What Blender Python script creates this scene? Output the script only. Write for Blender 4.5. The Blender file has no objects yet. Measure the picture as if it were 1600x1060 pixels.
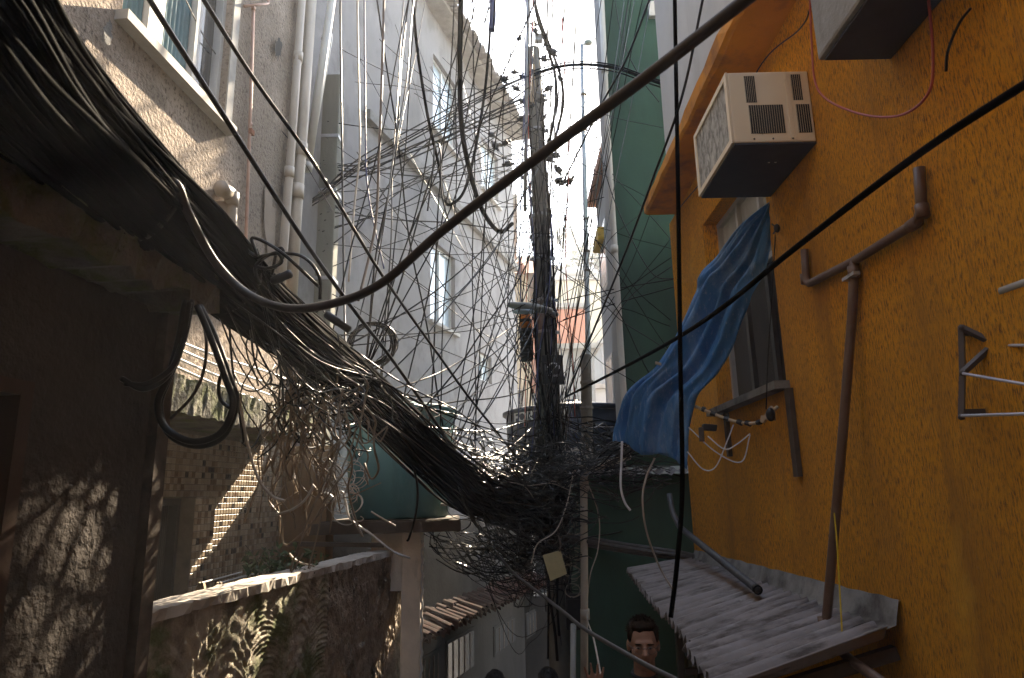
import bpy, bmesh, math, random
import numpy as np
from mathutils import Vector, Matrix

S = bpy.context.scene
COL = S.collection
RAD = math.radians
random.seed(7)
rng = np.random.default_rng(7)

# ------------------------------------------------------------------ camera
LENS, CAMZ = 24.0, 2.4
FPX = LENS / 36.0 * 1600
PITCH, ROLL = math.atan(245 / FPX), RAD(1.2)
CAM = np.array([0.0, 0.0, CAMZ])
_F = np.array([0, math.cos(PITCH), math.sin(PITCH)])
_R0 = np.array([1.0, 0, 0]); _U0 = np.array([0, -math.sin(PITCH), math.cos(PITCH)])
_R = math.cos(ROLL) * _R0 - math.sin(ROLL) * _U0
_U = math.sin(ROLL) * _R0 + math.cos(ROLL) * _U0
cd = bpy.data.cameras.new('camera'); cam = bpy.data.objects.new('camera', cd); COL.objects.link(cam)
cam.matrix_world = Matrix(((_R[0], _U[0], -_F[0], CAM[0]), (_R[1], _U[1], -_F[1], CAM[1]), (_R[2], _U[2], -_F[2], CAM[2]), (0, 0, 0, 1)))
cd.lens = LENS; cd.sensor_width = 36; cd.sensor_fit = 'HORIZONTAL'; cd.clip_start = 0.05; cd.clip_end = 3000
cd.dof.use_dof = True; cd.dof.focus_distance = 6.0; cd.dof.aperture_fstop = 5.0
S.camera = cam

# ------------------------------------------------------------------ sky, sun, exposure
SUN_AZ, SUN_EL = RAD(17.0), RAD(35.0)
HAZE = 0.004
world = bpy.data.worlds.new('World'); S.world = world; world.use_nodes = True
_n = world.node_tree.nodes; _l = world.node_tree.links
_sky = _n.new('ShaderNodeTexSky'); _sky.sky_type = 'NISHITA'; _sky.sun_disc = False
_sky.sun_elevation = SUN_EL; _sky.sun_rotation = SUN_AZ; _sky.altitude = 50
_sky.air_density = 1.0; _sky.dust_density = 0.3; _sky.ozone_density = 1.0
_n['Background'].inputs['Strength'].default_value = 0.15
_l.new(_sky.outputs[0], _n['Background'].inputs['Color'])
sl = bpy.data.lights.new('sun', 'SUN'); sun = bpy.data.objects.new('sun', sl); COL.objects.link(sun)
sl.energy = 3.0; sl.angle = RAD(0.53); sl.color = (1.0, 0.94, 0.86)
SUNDIR = Vector((math.sin(SUN_AZ) * math.cos(SUN_EL), math.cos(SUN_AZ) * math.cos(SUN_EL), math.sin(SUN_EL)))
sun.rotation_euler = (-SUNDIR).to_track_quat('-Z', 'Y').to_euler(); sun.location = (10, 25, 30)
S.view_settings.view_transform = 'Standard'; S.view_settings.look = 'None'
S.view_settings.exposure = 3.2; S.view_settings.gamma = 1.0; S.view_settings.use_white_balance = True; S.view_settings.white_balance_temperature = 8400; S.view_settings.use_curve_mapping = False
S.render.engine = 'CYCLES'
S.cycles.use_denoising = True
S.cycles.max_bounces = 6; S.cycles.diffuse_bounces = 4; S.cycles.glossy_bounces = 3
S.cycles.transmission_bounces = 4; S.cycles.volume_bounces = 1; S.cycles.transparent_max_bounces = 8
S.cycles.sample_clamp_indirect = 6.0

# ------------------------------------------------------------------ photo pixel -> place
def ray(u, v): return _F * FPX + _R * (u - 800) + _U * (530 - v)
def at(u, v, y): d = ray(u, v); return CAM + d * (y / d[1])
def onx(u, v, x): d = ray(u, v); return CAM + d * (x / d[0])
def onz(u, v, z): d = ray(u, v); return CAM + d * ((z - CAMZ) / d[2])
def onp(u, v, p0, dr):
    n = np.array([dr[1], -dr[0], 0.0]); d = ray(u, v)
    return CAM + d * (np.dot(n, np.array([p0[0], p0[1], 0.0]) - CAM) / np.dot(n, d))

# ------------------------------------------------------------------ materials
MATS = {}
def mat(name, base, var=0.18, scale=3.0, rough=0.85, bump=0.0, bscale=60.0, bdist=0.01, stretch=(1, 1, 1),
        dirt=None, spots=None, metal=0.0, spec=0.4, bstretch=(1, 1, 1), coat=0.0):
    """dirt = (colour, low, high, scale, stretch): stains with a shape of their own; spots likewise, finer."""
    m = bpy.data.materials.new(name); m.use_nodes = True; MATS[name] = m
    N = m.node_tree.nodes; L = m.node_tree.links; b = N['Principled BSDF']
    tc = N.new('ShaderNodeTexCoord')
    def noise(sc, st, det=5.0, rgh=0.6):
        mp = N.new('ShaderNodeMapping'); mp.inputs['Scale'].default_value = st
        L.new(tc.outputs['Object'], mp.inputs['Vector'])
        t = N.new('ShaderNodeTexNoise'); t.inputs['Scale'].default_value = sc; t.inputs['Detail'].default_value = det
        t.inputs['Roughness'].default_value = rgh
        L.new(mp.outputs[0], t.inputs['Vector']); return t
    def ramp(src, lo, hi):
        r = N.new('ShaderNodeMapRange'); r.inputs[1].default_value = lo; r.inputs[2].default_value = hi
        L.new(src, r.inputs[0]); return r.outputs[0]
    def mix(fac, a, c):
        x = N.new('ShaderNodeMix'); x.data_type = 'RGBA'
        L.new(fac, x.inputs[0])
        for k, q in ((6, a), (7, c)):
            if isinstance(q, tuple): x.inputs[k].default_value = (*q, 1)
            else: L.new(q, x.inputs[k])
        return x.outputs[2]
    t = noise(scale, stretch)
    d = tuple(c * (1 - var) for c in base); e = tuple(min(1, c * (1 + var)) for c in base)
    col = mix(ramp(t.outputs['Fac'], 0.3, 0.7), d, e)
    for k in (dirt, spots):
        if k:
            items = k if isinstance(k, list) else [k]
            for (c2, lo, hi, sc, st) in items:
                t2 = noise(sc, st, 6.0, 0.65)
                col = mix(ramp(t2.outputs['Fac'], lo, hi), col, c2)
    L.new(col, b.inputs['Base Color'])
    b.inputs['Roughness'].default_value = rough; b.inputs['Metallic'].default_value = metal
    b.inputs['Specular IOR Level'].default_value = spec
    if coat: b.inputs['Coat Weight'].default_value = coat
    if bump:
        t3 = noise(bscale, bstretch, 4.0, 0.6)
        bp = N.new('ShaderNodeBump'); bp.inputs['Strength'].default_value = bump; bp.inputs['Distance'].default_value = bdist
        L.new(t3.outputs['Fac'], bp.inputs['Height']); L.new(bp.outputs[0], b.inputs['Normal'])
    return m

V = (1, 1, 0.12)
mat('stucco', (0.38, 0.30, 0.24), 0.22, 1.5, 0.95, 1.0, 34, 0.035, dirt=[((0.20, 0.15, 0.115), 0.52, 0.68, 1.1, (1, 1, 0.45)), ((0.27, 0.215, 0.17), 0.50, 0.56, 0.9, (1, 1, 1))], spots=((0.13, 0.095, 0.072), 0.53, 0.66, 34, (1, 1, 0.8)))
mat('grey_plaster', (0.19, 0.183, 0.187), 0.10, 1.2, 0.92, 0.25, 9, 0.02, dirt=[((0.085, 0.08, 0.08), 0.52, 0.80, 1.0, (1, 1, 0.18)), ((0.145, 0.138, 0.14), 0.5, 0.62, 2.3, (1, 1, 0.7))], spots=((0.12, 0.115, 0.11), 0.68, 0.80, 7, (1, 1, 0.5)))
mat('dark_moulding', (0.15, 0.145, 0.14), 0.3, 6, 0.95, 0.6, 30, 0.02)
mat('mossy_concrete', (0.15, 0.138, 0.11), 0.35, 6, 0.97, 1.0, 24, 0.035, dirt=[((0.10, 0.115, 0.04), 0.45, 0.62, 5, (1, 1, 1)), ((0.04, 0.037, 0.03), 0.55, 0.68, 2.4, (1, 1, 1))])
mat('concrete', (0.25, 0.24, 0.22), 0.2, 5, 0.93, 0.5, 40, 0.012, dirt=((0.09, 0.085, 0.075), 0.52, 0.74, 2.2, (1, 1, 0.3)))
mat('pale_concrete', (0.80, 0.70, 0.60), 0.14, 4, 0.93, 0.4, 30, 0.012, dirt=((0.26, 0.225, 0.18), 0.55, 0.75, 4, (1, 1, 0.3)))
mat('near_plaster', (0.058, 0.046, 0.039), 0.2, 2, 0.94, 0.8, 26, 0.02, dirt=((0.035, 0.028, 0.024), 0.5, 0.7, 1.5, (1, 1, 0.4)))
mat('door_wood', (0.05, 0.022, 0.011), 0.25, 4, 0.6, 0.2, 30, 0.005, stretch=(1, 1, 0.1))
mat('rusty_steel', (0.10, 0.075, 0.06), 0.4, 14, 0.7, 0.4, 60, 0.004, metal=0.3)
mat('orange_paint', (0.84, 0.355, 0.022), 0.10, 1.1, 0.9, 1.0, 60, 0.02, bstretch=(2.0, 2.0, 0.34),
    dirt=[((0.48, 0.185, 0.012), 0.48, 0.60, 60, (2.0, 2.0, 0.34)), ((0.15, 0.055, 0.008), 0.575, 0.64, 60, (2.0, 2.0, 0.34)), ((0.20, 0.075, 0.010), 0.56, 0.64, 95, (2.0, 2.0, 0.30)), ((0.44, 0.19, 0.028), 0.47, 0.75, 0.9, (1, 1, 0.45)), ((0.40, 0.165, 0.020), 0.56, 0.72, 4.0, (1, 1, 0.10)), ((0.86, 0.42, 0.05), 0.60, 0.78, 1.7, (1, 1, 0.6))],
    spots=((0.30, 0.25, 0.19), 0.74, 0.78, 13, (1, 1, 0.6)))
mat('orange_soffit', (0.62, 0.24, 0.022), 0.14, 2, 0.9, 0.4, 20, 0.01, dirt=((0.28, 0.115, 0.03), 0.52, 0.72, 3, (1, 1, 1)))
mat('white_paint', (0.52, 0.51, 0.49), 0.06, 2, 0.9, 0.25, 30, 0.006, dirt=((0.40, 0.39, 0.37), 0.58, 0.8, 1.4, (1, 1, 0.2)))
mat('green_paint', (0.021, 0.072, 0.046), 0.10, 1.6, 0.75, 0.2, 30, 0.006, dirt=((0.010, 0.034, 0.023), 0.46, 0.72, 1.4, (1, 1, 0.25)), spots=((0.10, 0.15, 0.12), 0.73, 0.79, 9, (1, 1, 0.4)))
mat('black_cable', (0.0055, 0.005, 0.005), 0.3, 8, 0.30, 0, spec=0.25)
mat('matt_black_cable', (0.0030, 0.0026, 0.0025), 0.3, 8, 0.85, 0, spec=0.03)
mat('grey_cable', (0.055, 0.048, 0.045), 0.3, 12, 0.5, 0.2, 60, 0.002)
mat('brown_cable', (0.115, 0.072, 0.052), 0.3, 8, 0.45, 0)
mat('glossy_cable', (0.018, 0.016, 0.015), 0.3, 8, 0.26, 0, spec=0.7)
mat('pale_wire', (0.40, 0.34, 0.28), 0.25, 8, 0.4, 0)
mat('white_wire', (0.62, 0.62, 0.64), 0.1, 8, 0.35, 0)
mat('red_cable', (0.40, 0.07, 0.05), 0.15, 8, 0.45, 0)
mat('blue_cable', (0.03, 0.04, 0.12), 0.15, 8, 0.45, 0)
mat('yellow_string', (0.62, 0.42, 0.03), 0.2, 30, 0.7, 0)
mat('pvc', (0.42, 0.35, 0.28), 0.10, 4, 0.5, 0.1, 20, 0.003, dirt=((0.30, 0.24, 0.18), 0.56, 0.74, 5, (1, 1, 0.3)))
mat('pvc_white', (0.46, 0.44, 0.40), 0.06, 4, 0.45, dirt=((0.36, 0.31, 0.26), 0.56, 0.78, 4, (1, 1, 0.25)))
mat('copper_conduit', (0.42, 0.24, 0.17), 0.2, 9, 0.4, metal=0.2)
mat('brown_pipe', (0.13, 0.075, 0.052), 0.2, 9, 0.45, 0.15, 30, 0.003, dirt=((0.20, 0.14, 0.11), 0.52, 0.72, 7, (1, 1, 0.4)))
mat('dark_pipe', (0.075, 0.078, 0.085), 0.2, 9, 0.45, dirt=((0.14, 0.13, 0.12), 0.55, 0.75, 9, (1, 1, 1)))
mat('galvanised', (0.30, 0.31, 0.32), 0.15, 12, 0.45, 0.1, 60, 0.002, metal=0.7)
mat('pole_concrete', (0.15, 0.14, 0.12), 0.2, 7, 0.9, 0.5, 60, 0.008, dirt=((0.05, 0.046, 0.038), 0.48, 0.70, 3, (1, 1, 0.25)))
mat('square_pole', (0.125, 0.125, 0.10), 0.2, 6, 0.9, 0.4, 50, 0.008, stretch=(1, 1, 0.15))
mat('ac_shell', (0.76, 0.62, 0.43), 0.06, 2, 0.5, 0, dirt=((0.36, 0.30, 0.23), 0.60, 0.80, 6, (1, 1, 0.4)), spots=((0.20, 0.15, 0.11), 0.73, 0.78, 22, (1, 1, 1)))
mat('ac_coil', (0.42, 0.39, 0.33), 0.35, 30, 0.7, 0.6, 160, 0.004, dirt=((0.16, 0.145, 0.12), 0.46, 0.6, 26, (1, 1, 0.5)), stretch=(1, 1, 0.3))
mat('ac_bottom', (0.035, 0.042, 0.055), 0.2, 8, 0.6)
mat('black_void', (0.008, 0.008, 0.008), 0.1, 4, 0.9)
mat('aluminium', (0.50, 0.50, 0.49), 0.08, 8, 0.4, metal=0.5, dirt=((0.28, 0.25, 0.21), 0.56, 0.76, 8, (1, 1, 1)))
mat('dark_frame', (0.075, 0.07, 0.065), 0.2, 8, 0.55)
mat('window_white', (0.48, 0.47, 0.45), 0.06, 5, 0.6, dirt=((0.36, 0.34, 0.31), 0.56, 0.76, 6, (1, 1, 0.4)))
mat('stone_sill', (0.36, 0.34, 0.31), 0.15, 9, 0.75, 0.3, 50, 0.004)
mat('curtain_teal', (0.09, 0.19, 0.22), 0.15, 6, 0.85)
mat('ribbed_glass', (0.36, 0.36, 0.33), 0.1, 6, 0.25, spec=0.6, dirt=((0.24, 0.235, 0.21), 0.5, 0.7, 4, (1, 1, 0.4)))
mat('dark_ribbed_glass', (0.022, 0.023, 0.025), 0.15, 6, 0.28, spec=0.6, dirt=((0.05, 0.048, 0.046), 0.55, 0.8, 6, (1, 1, 0.6)))
mat('pale_glass', (0.30, 0.38, 0.43), 0.1, 3, 0.2, spec=0.6)
mat('dark_glass', (0.03, 0.035, 0.04), 0.1, 3, 0.15, spec=0.6)
mat('fibre_cement', (0.25, 0.225, 0.22), 0.18, 5, 0.88, 0.3, 50, 0.004, dirt=[((0.085, 0.07, 0.062), 0.50, 0.66, 8, (0.35, 2.2, 1)), ((0.38, 0.36, 0.36), 0.60, 0.76, 9, (0.4, 1.6, 1))])
mat('cement_flashing', (0.20, 0.185, 0.165), 0.22, 6, 0.92, 0.5, 30, 0.008, dirt=((0.06, 0.05, 0.043), 0.46, 0.66, 4, (1, 1, 1)))
mat('tank_teal', (0.085, 0.23, 0.245), 0.10, 2, 0.5, 0.2, 60, 0.002, dirt=[((0.035, 0.075, 0.08), 0.50, 0.78, 2.2, (1, 1, 0.3)), ((0.14, 0.27, 0.28), 0.58, 0.76, 5, (1, 1, 0.5))])
mat('tank_blue', (0.008, 0.018, 0.040), 0.12, 3, 0.5, dirt=((0.03, 0.035, 0.045), 0.56, 0.80, 4, (1, 1, 0.5)))
mat('letter_white', (0.62, 0.63, 0.64), 0.06, 8, 0.5)
mat('moss_fan', (0.42, 0.37, 0.30), 0.28, 7, 0.96, 0.8, 70, 0.010, dirt=[((0.13, 0.15, 0.065), 0.47, 0.62, 3.0, (1, 1, 1)), ((0.13, 0.105, 0.085), 0.56, 0.72, 4, (1, 1, 0.6))])
mat('rough_dash', (0.40, 0.33, 0.27), 0.28, 9, 0.97, 1.0, 30, 0.05, dirt=((0.12, 0.10, 0.08), 0.50, 0.66, 4, (1, 1, 0.5)), bstretch=(1, 1, 0.5))
mat('coping', (0.50, 0.45, 0.40), 0.14, 8, 0.93, 0.4, 50, 0.006, dirt=((0.28, 0.24, 0.20), 0.54, 0.72, 5, (1, 1, 1)))
TILE = [mat('tile_a', (0.40, 0.32, 0.24), 0.14, 14, 0.42), mat('tile_b', (0.30, 0.225, 0.155), 0.14, 14, 0.42), mat('tile_c', (0.47, 0.39, 0.30), 0.12, 14, 0.42),
        mat('tile_d', (0.20, 0.13, 0.085), 0.14, 14, 0.42), mat('tile_e', (0.035, 0.026, 0.022), 0.14, 14, 0.4)]
mat('grout', (0.23, 0.20, 0.165), 0.15, 14, 0.95)
mat('brown_wall', (0.22, 0.135, 0.07), 0.25, 4, 0.92, 0.4, 30, 0.01, stretch=(1, 1, 0.2), dirt=((0.10, 0.065, 0.04), 0.5, 0.7, 3, (1, 1, 0.2)))
mat('old_wood', (0.075, 0.054, 0.038), 0.3, 9, 0.85, 0.4, 40, 0.006, stretch=(1, 0.15, 1))
mat('pale_wood', (0.42, 0.31, 0.20), 0.2, 14, 0.8)
mat('terracotta', (0.30, 0.115, 0.065), 0.3, 6, 0.88, 0.4, 40, 0.006, dirt=((0.12, 0.07, 0.05), 0.5, 0.7, 3, (1, 1, 1)))
mat('grey_tile', (0.22, 0.19, 0.17), 0.35, 6, 0.9, 0.4, 40, 0.008, dirt=((0.10, 0.085, 0.075), 0.5, 0.7, 3, (1, 1, 1)))
mat('salmon', (0.44, 0.145, 0.08), 0.12, 1, 0.9, 0.2, 20, 0.01, dirt=((0.26, 0.12, 0.08), 0.50, 0.8, 1, (1, 1, 0.3)))
mat('pink_wall', (0.38, 0.20, 0.155), 0.12, 1, 0.9, dirt=((0.24, 0.15, 0.12), 0.50, 0.8, 1, (1, 1, 0.3)))
mat('cream', (0.34, 0.29, 0.21), 0.1, 1, 0.9, dirt=((0.20, 0.17, 0.13), 0.50, 0.8, 1, (1, 1, 0.3)))
mat('far_white', (0.36, 0.355, 0.35), 0.1, 1, 0.9, dirt=((0.22, 0.215, 0.21), 0.5, 0.75, 0.8, (1, 1, 0.3)))
mat('far_grey', (0.19, 0.19, 0.19), 0.1, 1, 0.9, dirt=((0.11, 0.11, 0.11), 0.50, 0.8, 0.8, (1, 1, 0.3)))
mat('far_brick', (0.36, 0.17, 0.105), 0.15, 3, 0.92)
mat('yellow_awning', (0.50, 0.30, 0.05), 0.2, 5, 0.7, dirt=((0.26, 0.15, 0.05), 0.5, 0.7, 7, (1, 1, 1)))
mat('orange_plastic', (0.58, 0.17, 0.03), 0.1, 8, 0.45)
mat('black_plastic', (0.014, 0.014, 0.016), 0.2, 8, 0.5)
mat('meter_box', (0.018, 0.019, 0.022), 0.2, 8, 0.5)
mat('plate_cream', (0.46, 0.37, 0.19), 0.1, 9, 0.7, dirt=((0.30, 0.23, 0.12), 0.56, 0.75, 7, (1, 1, 1)))
mat('lamp_grey', (0.24, 0.26, 0.25), 0.15, 6, 0.5)
mat('ground', (0.14, 0.13, 0.12), 0.25, 2, 0.95, 0.4, 30, 0.01)
mat('hill', (0.07, 0.09, 0.05), 0.3, 0.05, 0.95)
mat('leaf', (0.045, 0.085, 0.028), 0.4, 20, 0.6)
mat('leaf_dark', (0.03, 0.055, 0.026), 0.4, 2, 0.7)
mat('leaf_yellow', (0.42, 0.36, 0.03), 0.3, 20, 0.6)
mat('bark', (0.085, 0.065, 0.05), 0.3, 8, 0.9, 0.4, 30, 0.01)
mat('skin', (0.30, 0.155, 0.10), 0.16, 18, 0.55, 0.1, 200, 0.0008)
mat('hair_brown', (0.020, 0.012, 0.008), 0.6, 60, 0.9, 0.8, 160, 0.004, spec=0.03, stretch=(1, 1, 0.2))
mat('hair_black', (0.012, 0.010, 0.010), 0.3, 60, 0.55, 0.5, 160, 0.003)
mat('shirt_black', (0.014, 0.014, 0.017), 0.2, 10, 0.9, 0.2, 60, 0.006)
mat('trousers', (0.03, 0.035, 0.05), 0.2, 10, 0.9)
mat('eye_white', (0.20, 0.18, 0.16), 0.05, 10, 0.3)
mat('iris', (0.02, 0.03, 0.04), 0.05, 10, 0.2)
mat('lip', (0.22, 0.09, 0.07), 0.05, 20, 0.5)
mat('shoe', (0.03, 0.027, 0.025), 0.1, 10, 0.6)

def tarp_material():
    m = mat('blue_tarp', (0.026, 0.155, 0.36), 0.22, 4, 0.55, 0.5, 260, 0.003, stretch=(1, 1, 0.35),
            dirt=[((0.20, 0.34, 0.50), 0.50, 0.74, 3.2, (1.6, 1.6, 0.55)), ((0.34, 0.46, 0.58), 0.56, 0.76, 60, (1, 1, 0.12))],
            spots=((0.02, 0.09, 0.24), 0.60, 0.74, 7, (1, 1, 0.5)))
    b = m.node_tree.nodes['Principled BSDF']
    out = m.node_tree.nodes['Material Output']
    tr = m.node_tree.nodes.new('ShaderNodeBsdfTranslucent'); tr.inputs['Color'].default_value = (0.05, 0.25, 0.55, 1)
    mx = m.node_tree.nodes.new('ShaderNodeMixShader'); mx.inputs[0].default_value = 0.22
    L = m.node_tree.links
    L.new(b.outputs[0], mx.inputs[1]); L.new(tr.outputs[0], mx.inputs[2]); L.new(mx.outputs[0], out.inputs['Surface'])
tarp_material()

# ------------------------------------------------------------------ mesh helpers
def arr(p): return np.asarray(p, dtype=float)
def nrm(a): a = arr(a); return a / max(np.linalg.norm(a), 1e-9)

def wloc(o):
    p = np.zeros(3)
    while o is not None:
        p = p + arr(o.location); o = o.parent
    return p

class MB:
    """collects shapes given in scene coordinates and links them as ONE mesh object"""
    def __init__(s): s.v = []; s.f = []; s.n = 0
    def add(s, verts, faces):
        b = s.n
        s.v.append(arr(verts).reshape(-1, 3)); s.n += len(s.v[-1])
        s.f.extend([tuple(i + b for i in f) for f in faces]); return s
    def frame_box(s, o, ax, ay, az):
        """box with corner o and edge vectors ax, ay, az (right handed)"""
        o, ax, ay, az = arr(o), arr(ax), arr(ay), arr(az)
        vs = [o, o + ax, o + ax + ay, o + ay]; vs += [p + az for p in vs]
        return s.add(vs, [(3, 2, 1, 0), (4, 5, 6, 7), (0, 1, 5, 4), (1, 2, 6, 5), (2, 3, 7, 6), (3, 0, 4, 7)])
    def box(s, a, b):
        a, b = np.minimum(arr(a), arr(b)), np.maximum(arr(a), arr(b)); d = b - a
        return s.frame_box(a, (d[0], 0, 0), (0, d[1], 0), (0, 0, d[2]))
    def bevel_box(s, o, ax, ay, az, w):
        """box with chamfered edges"""
        bm = bmesh.new(); m = MB().frame_box(o, ax, ay, az)
        vs = [bm.verts.new(p) for p in np.concatenate(m.v)]
        for f in m.f: bm.faces.new([vs[i] for i in f])
        bmesh.ops.bevel(bm, geom=bm.edges[:], offset=w, segments=2, affect='EDGES', profile=0.6)
        bm.verts.index_update()
        s.add([tuple(v.co) for v in bm.verts], [tuple(v.index for v in f.verts) for f in bm.faces]); bm.free(); return s
    def bar(s, a, b, w, h, up=(0, 0, 1)):
        a, b = arr(a), arr(b); d = b - a; x = np.cross(d, arr(up)); 
        if np.linalg.norm(x) < 1e-6: x = np.array([1.0, 0, 0])
        x = nrm(x); z = nrm(np.cross(x, d))
        return s.frame_box(a - x * w / 2 - z * h / 2, x * w, d, z * h)
    def tube(s, pts, r, sides=6, cap=True):
        pts = arr(pts); n = len(pts)
        rr = np.full(n, r) if np.isscalar(r) else arr(r)
        T = np.gradient(pts, axis=0); T /= np.maximum(np.linalg.norm(T, axis=1), 1e-9)[:, None]
        u = np.cross(T[0], (0, 0, 1.0)); u = u if np.linalg.norm(u) > 0.1 else np.cross(T[0], (0, 1.0, 0)); u = nrm(u)
        U = np.empty_like(pts)
        for i in range(n):
            u = u - T[i] * np.dot(u, T[i]); l = np.linalg.norm(u)
            u = u / l if l > 1e-6 else nrm(np.cross(T[i], (0.3, 1, 0.2))); U[i] = u
        W = np.cross(T, U); a = np.arange(sides) * 2 * math.pi / sides
        ring = pts[:, None, :] + rr[:, None, None] * (np.cos(a)[None, :, None] * U[:, None, :] + np.sin(a)[None, :, None] * W[:, None, :])
        fs = []
        for i in range(n - 1):
            for k in range(sides):
                k2 = (k + 1) % sides
                fs.append((i * sides + k, i * sides + k2, (i + 1) * sides + k2, (i + 1) * sides + k))
        if cap:
            fs.append(tuple(range(sides - 1, -1, -1))); fs.append(tuple((n - 1) * sides + k for k in range(sides)))
        return s.add(ring.reshape(-1, 3), fs)
    def lathe(s, c, prof, sides=24, axis=(0, 0, 1)):
        """prof = [(radius, height)...] round an axis through c"""
        c = arr(c); z = nrm(axis); x = nrm(np.cross(z, (0, 1.0, 0.02)) if abs(z[1]) < 0.9 else np.cross(z, (1.0, 0, 0))); y = np.cross(z, x)
        vs = []; fs = []
        for (r, h) in prof:
            for k in range(sides):
                t = 2 * math.pi * k / sides
                vs.append(c + z * h + (x * math.cos(t) + y * math.sin(t)) * max(r, 1e-4))
        for i in range(len(prof) - 1):
            for k in range(sides):
                k2 = (k + 1) % sides
                fs.append((i * sides + k, i * sides + k2, (i + 1) * sides + k2, (i + 1) * sides + k))
        fs.append(tuple(range(sides - 1, -1, -1))); fs.append(tuple((len(prof) - 1) * sides + k for k in range(sides)))
        return s.add(vs, fs)
    def grid(s, P):
        """P[i][j] points"""
        P = arr(P); a, b = P.shape[:2]
        return s.add(P.reshape(-1, 3), [(i * b + j, i * b + j + 1, (i + 1) * b + j + 1, (i + 1) * b + j) for i in range(a - 1) for j in range(b - 1)])
    def ell(s, c, r, seg=14, rings=10, M=None):
        c = arr(c); r = arr(r) if not np.isscalar(r) else np.full(3, r)
        vs = []; fs = []
        for i in range(1, rings):
            ph = math.pi * i / rings
            for k in range(seg):
                t = 2 * math.pi * k / seg
                p = np.array([math.sin(ph) * math.cos(t), math.sin(ph) * math.sin(t), math.cos(ph)]) * r
                vs.append(p)
        vs.append(np.array([0, 0, r[2]])); vs.append(np.array([0, 0, -r[2]]))
        for i in range(rings - 2):
            for k in range(seg):
                k2 = (k + 1) % seg
                fs.append((i * seg + k, (i + 1) * seg + k, (i + 1) * seg + k2, i * seg + k2))
        t, b = len(vs) - 2, len(vs) - 1
        for k in range(seg):
            k2 = (k + 1) % seg
            fs.append((t, k, k2)); fs.append((b, (rings - 2) * seg + k2, (rings - 2) * seg + k))
        vs = arr(vs)
        if M is not None: vs = vs @ arr(M).T
        return s.add(vs + c, fs)
    def build(s, name, material, parent=None, smooth=False, pivot=None):
        v = np.concatenate(s.v)
        if parent is not None:
            o0 = wloc(parent) if pivot is None else arr(pivot); loc = o0 - wloc(parent)
        else:
            o0 = arr(pivot) if pivot is not None else np.array([(v[:, 0].min() + v[:, 0].max()) / 2, (v[:, 1].min() + v[:, 1].max()) / 2, v[:, 2].min()])
            loc = o0
        me = bpy.data.meshes.new(name); me.from_pydata((v - o0).tolist(), [], s.f); me.update()
        if smooth: me.polygons.foreach_set('use_smooth', [True] * len(me.polygons))
        me.materials.append(MATS[material] if isinstance(material, str) else material)
        o = bpy.data.objects.new(name, me); COL.objects.link(o); o.location = loc
        if parent is not None: o.parent = parent
        return o

def tag(o, label=None, cat=None, group=None, kind=None):
    if label: o['label'] = label
    if cat: o['category'] = cat
    if group: o['group'] = group
    if kind: o['kind'] = kind
    return o
def thing(name, loc, label=None, cat=None, group=None):
    o = bpy.data.objects.new(name, None); COL.objects.link(o); o.location = tuple(float(c) for c in loc); o.empty_display_size = 0.1
    return tag(o, label, cat, group)

def spline(P, n=40):
    """Catmull-Rom through P"""
    P = arr(P)
    if len(P) == 2: return P[0] + (P[1] - P[0]) * np.linspace(0, 1, n)[:, None]
    Q = np.vstack([2 * P[0] - P[1], P, 2 * P[-1] - P[-2]])
    m = len(P) - 1; out = []
    for t in np.linspace(0, m, n):
        i = min(int(t), m - 1); f = t - i; a, b, c, d = Q[i], Q[i + 1], Q[i + 2], Q[i + 3]
        out.append(0.5 * ((2 * b) + (-a + c) * f + (2 * a - 5 * b + 4 * c - d) * f * f + (-a + 3 * b - 3 * c + d) * f ** 3))
    return arr(out)
def sagline(a, b, sag, n=22, wob=0.0):
    a, b = arr(a), arr(b); t = np.linspace(0, 1, n)[:, None]
    p = a + (b - a) * t; p[:, 2] -= (4 * sag * t * (1 - t))[:, 0]
    if wob:
        ph = rng.uniform(0, 6.28, (3, 3)); k = rng.uniform(1, 5, (3, 3))
        w = sum(np.sin(t * k[i] * 6.28 / 2 + ph[i]) for i in range(3)) * wob / 2
        p = p + w * np.sin(t * math.pi)
    return p

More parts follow.
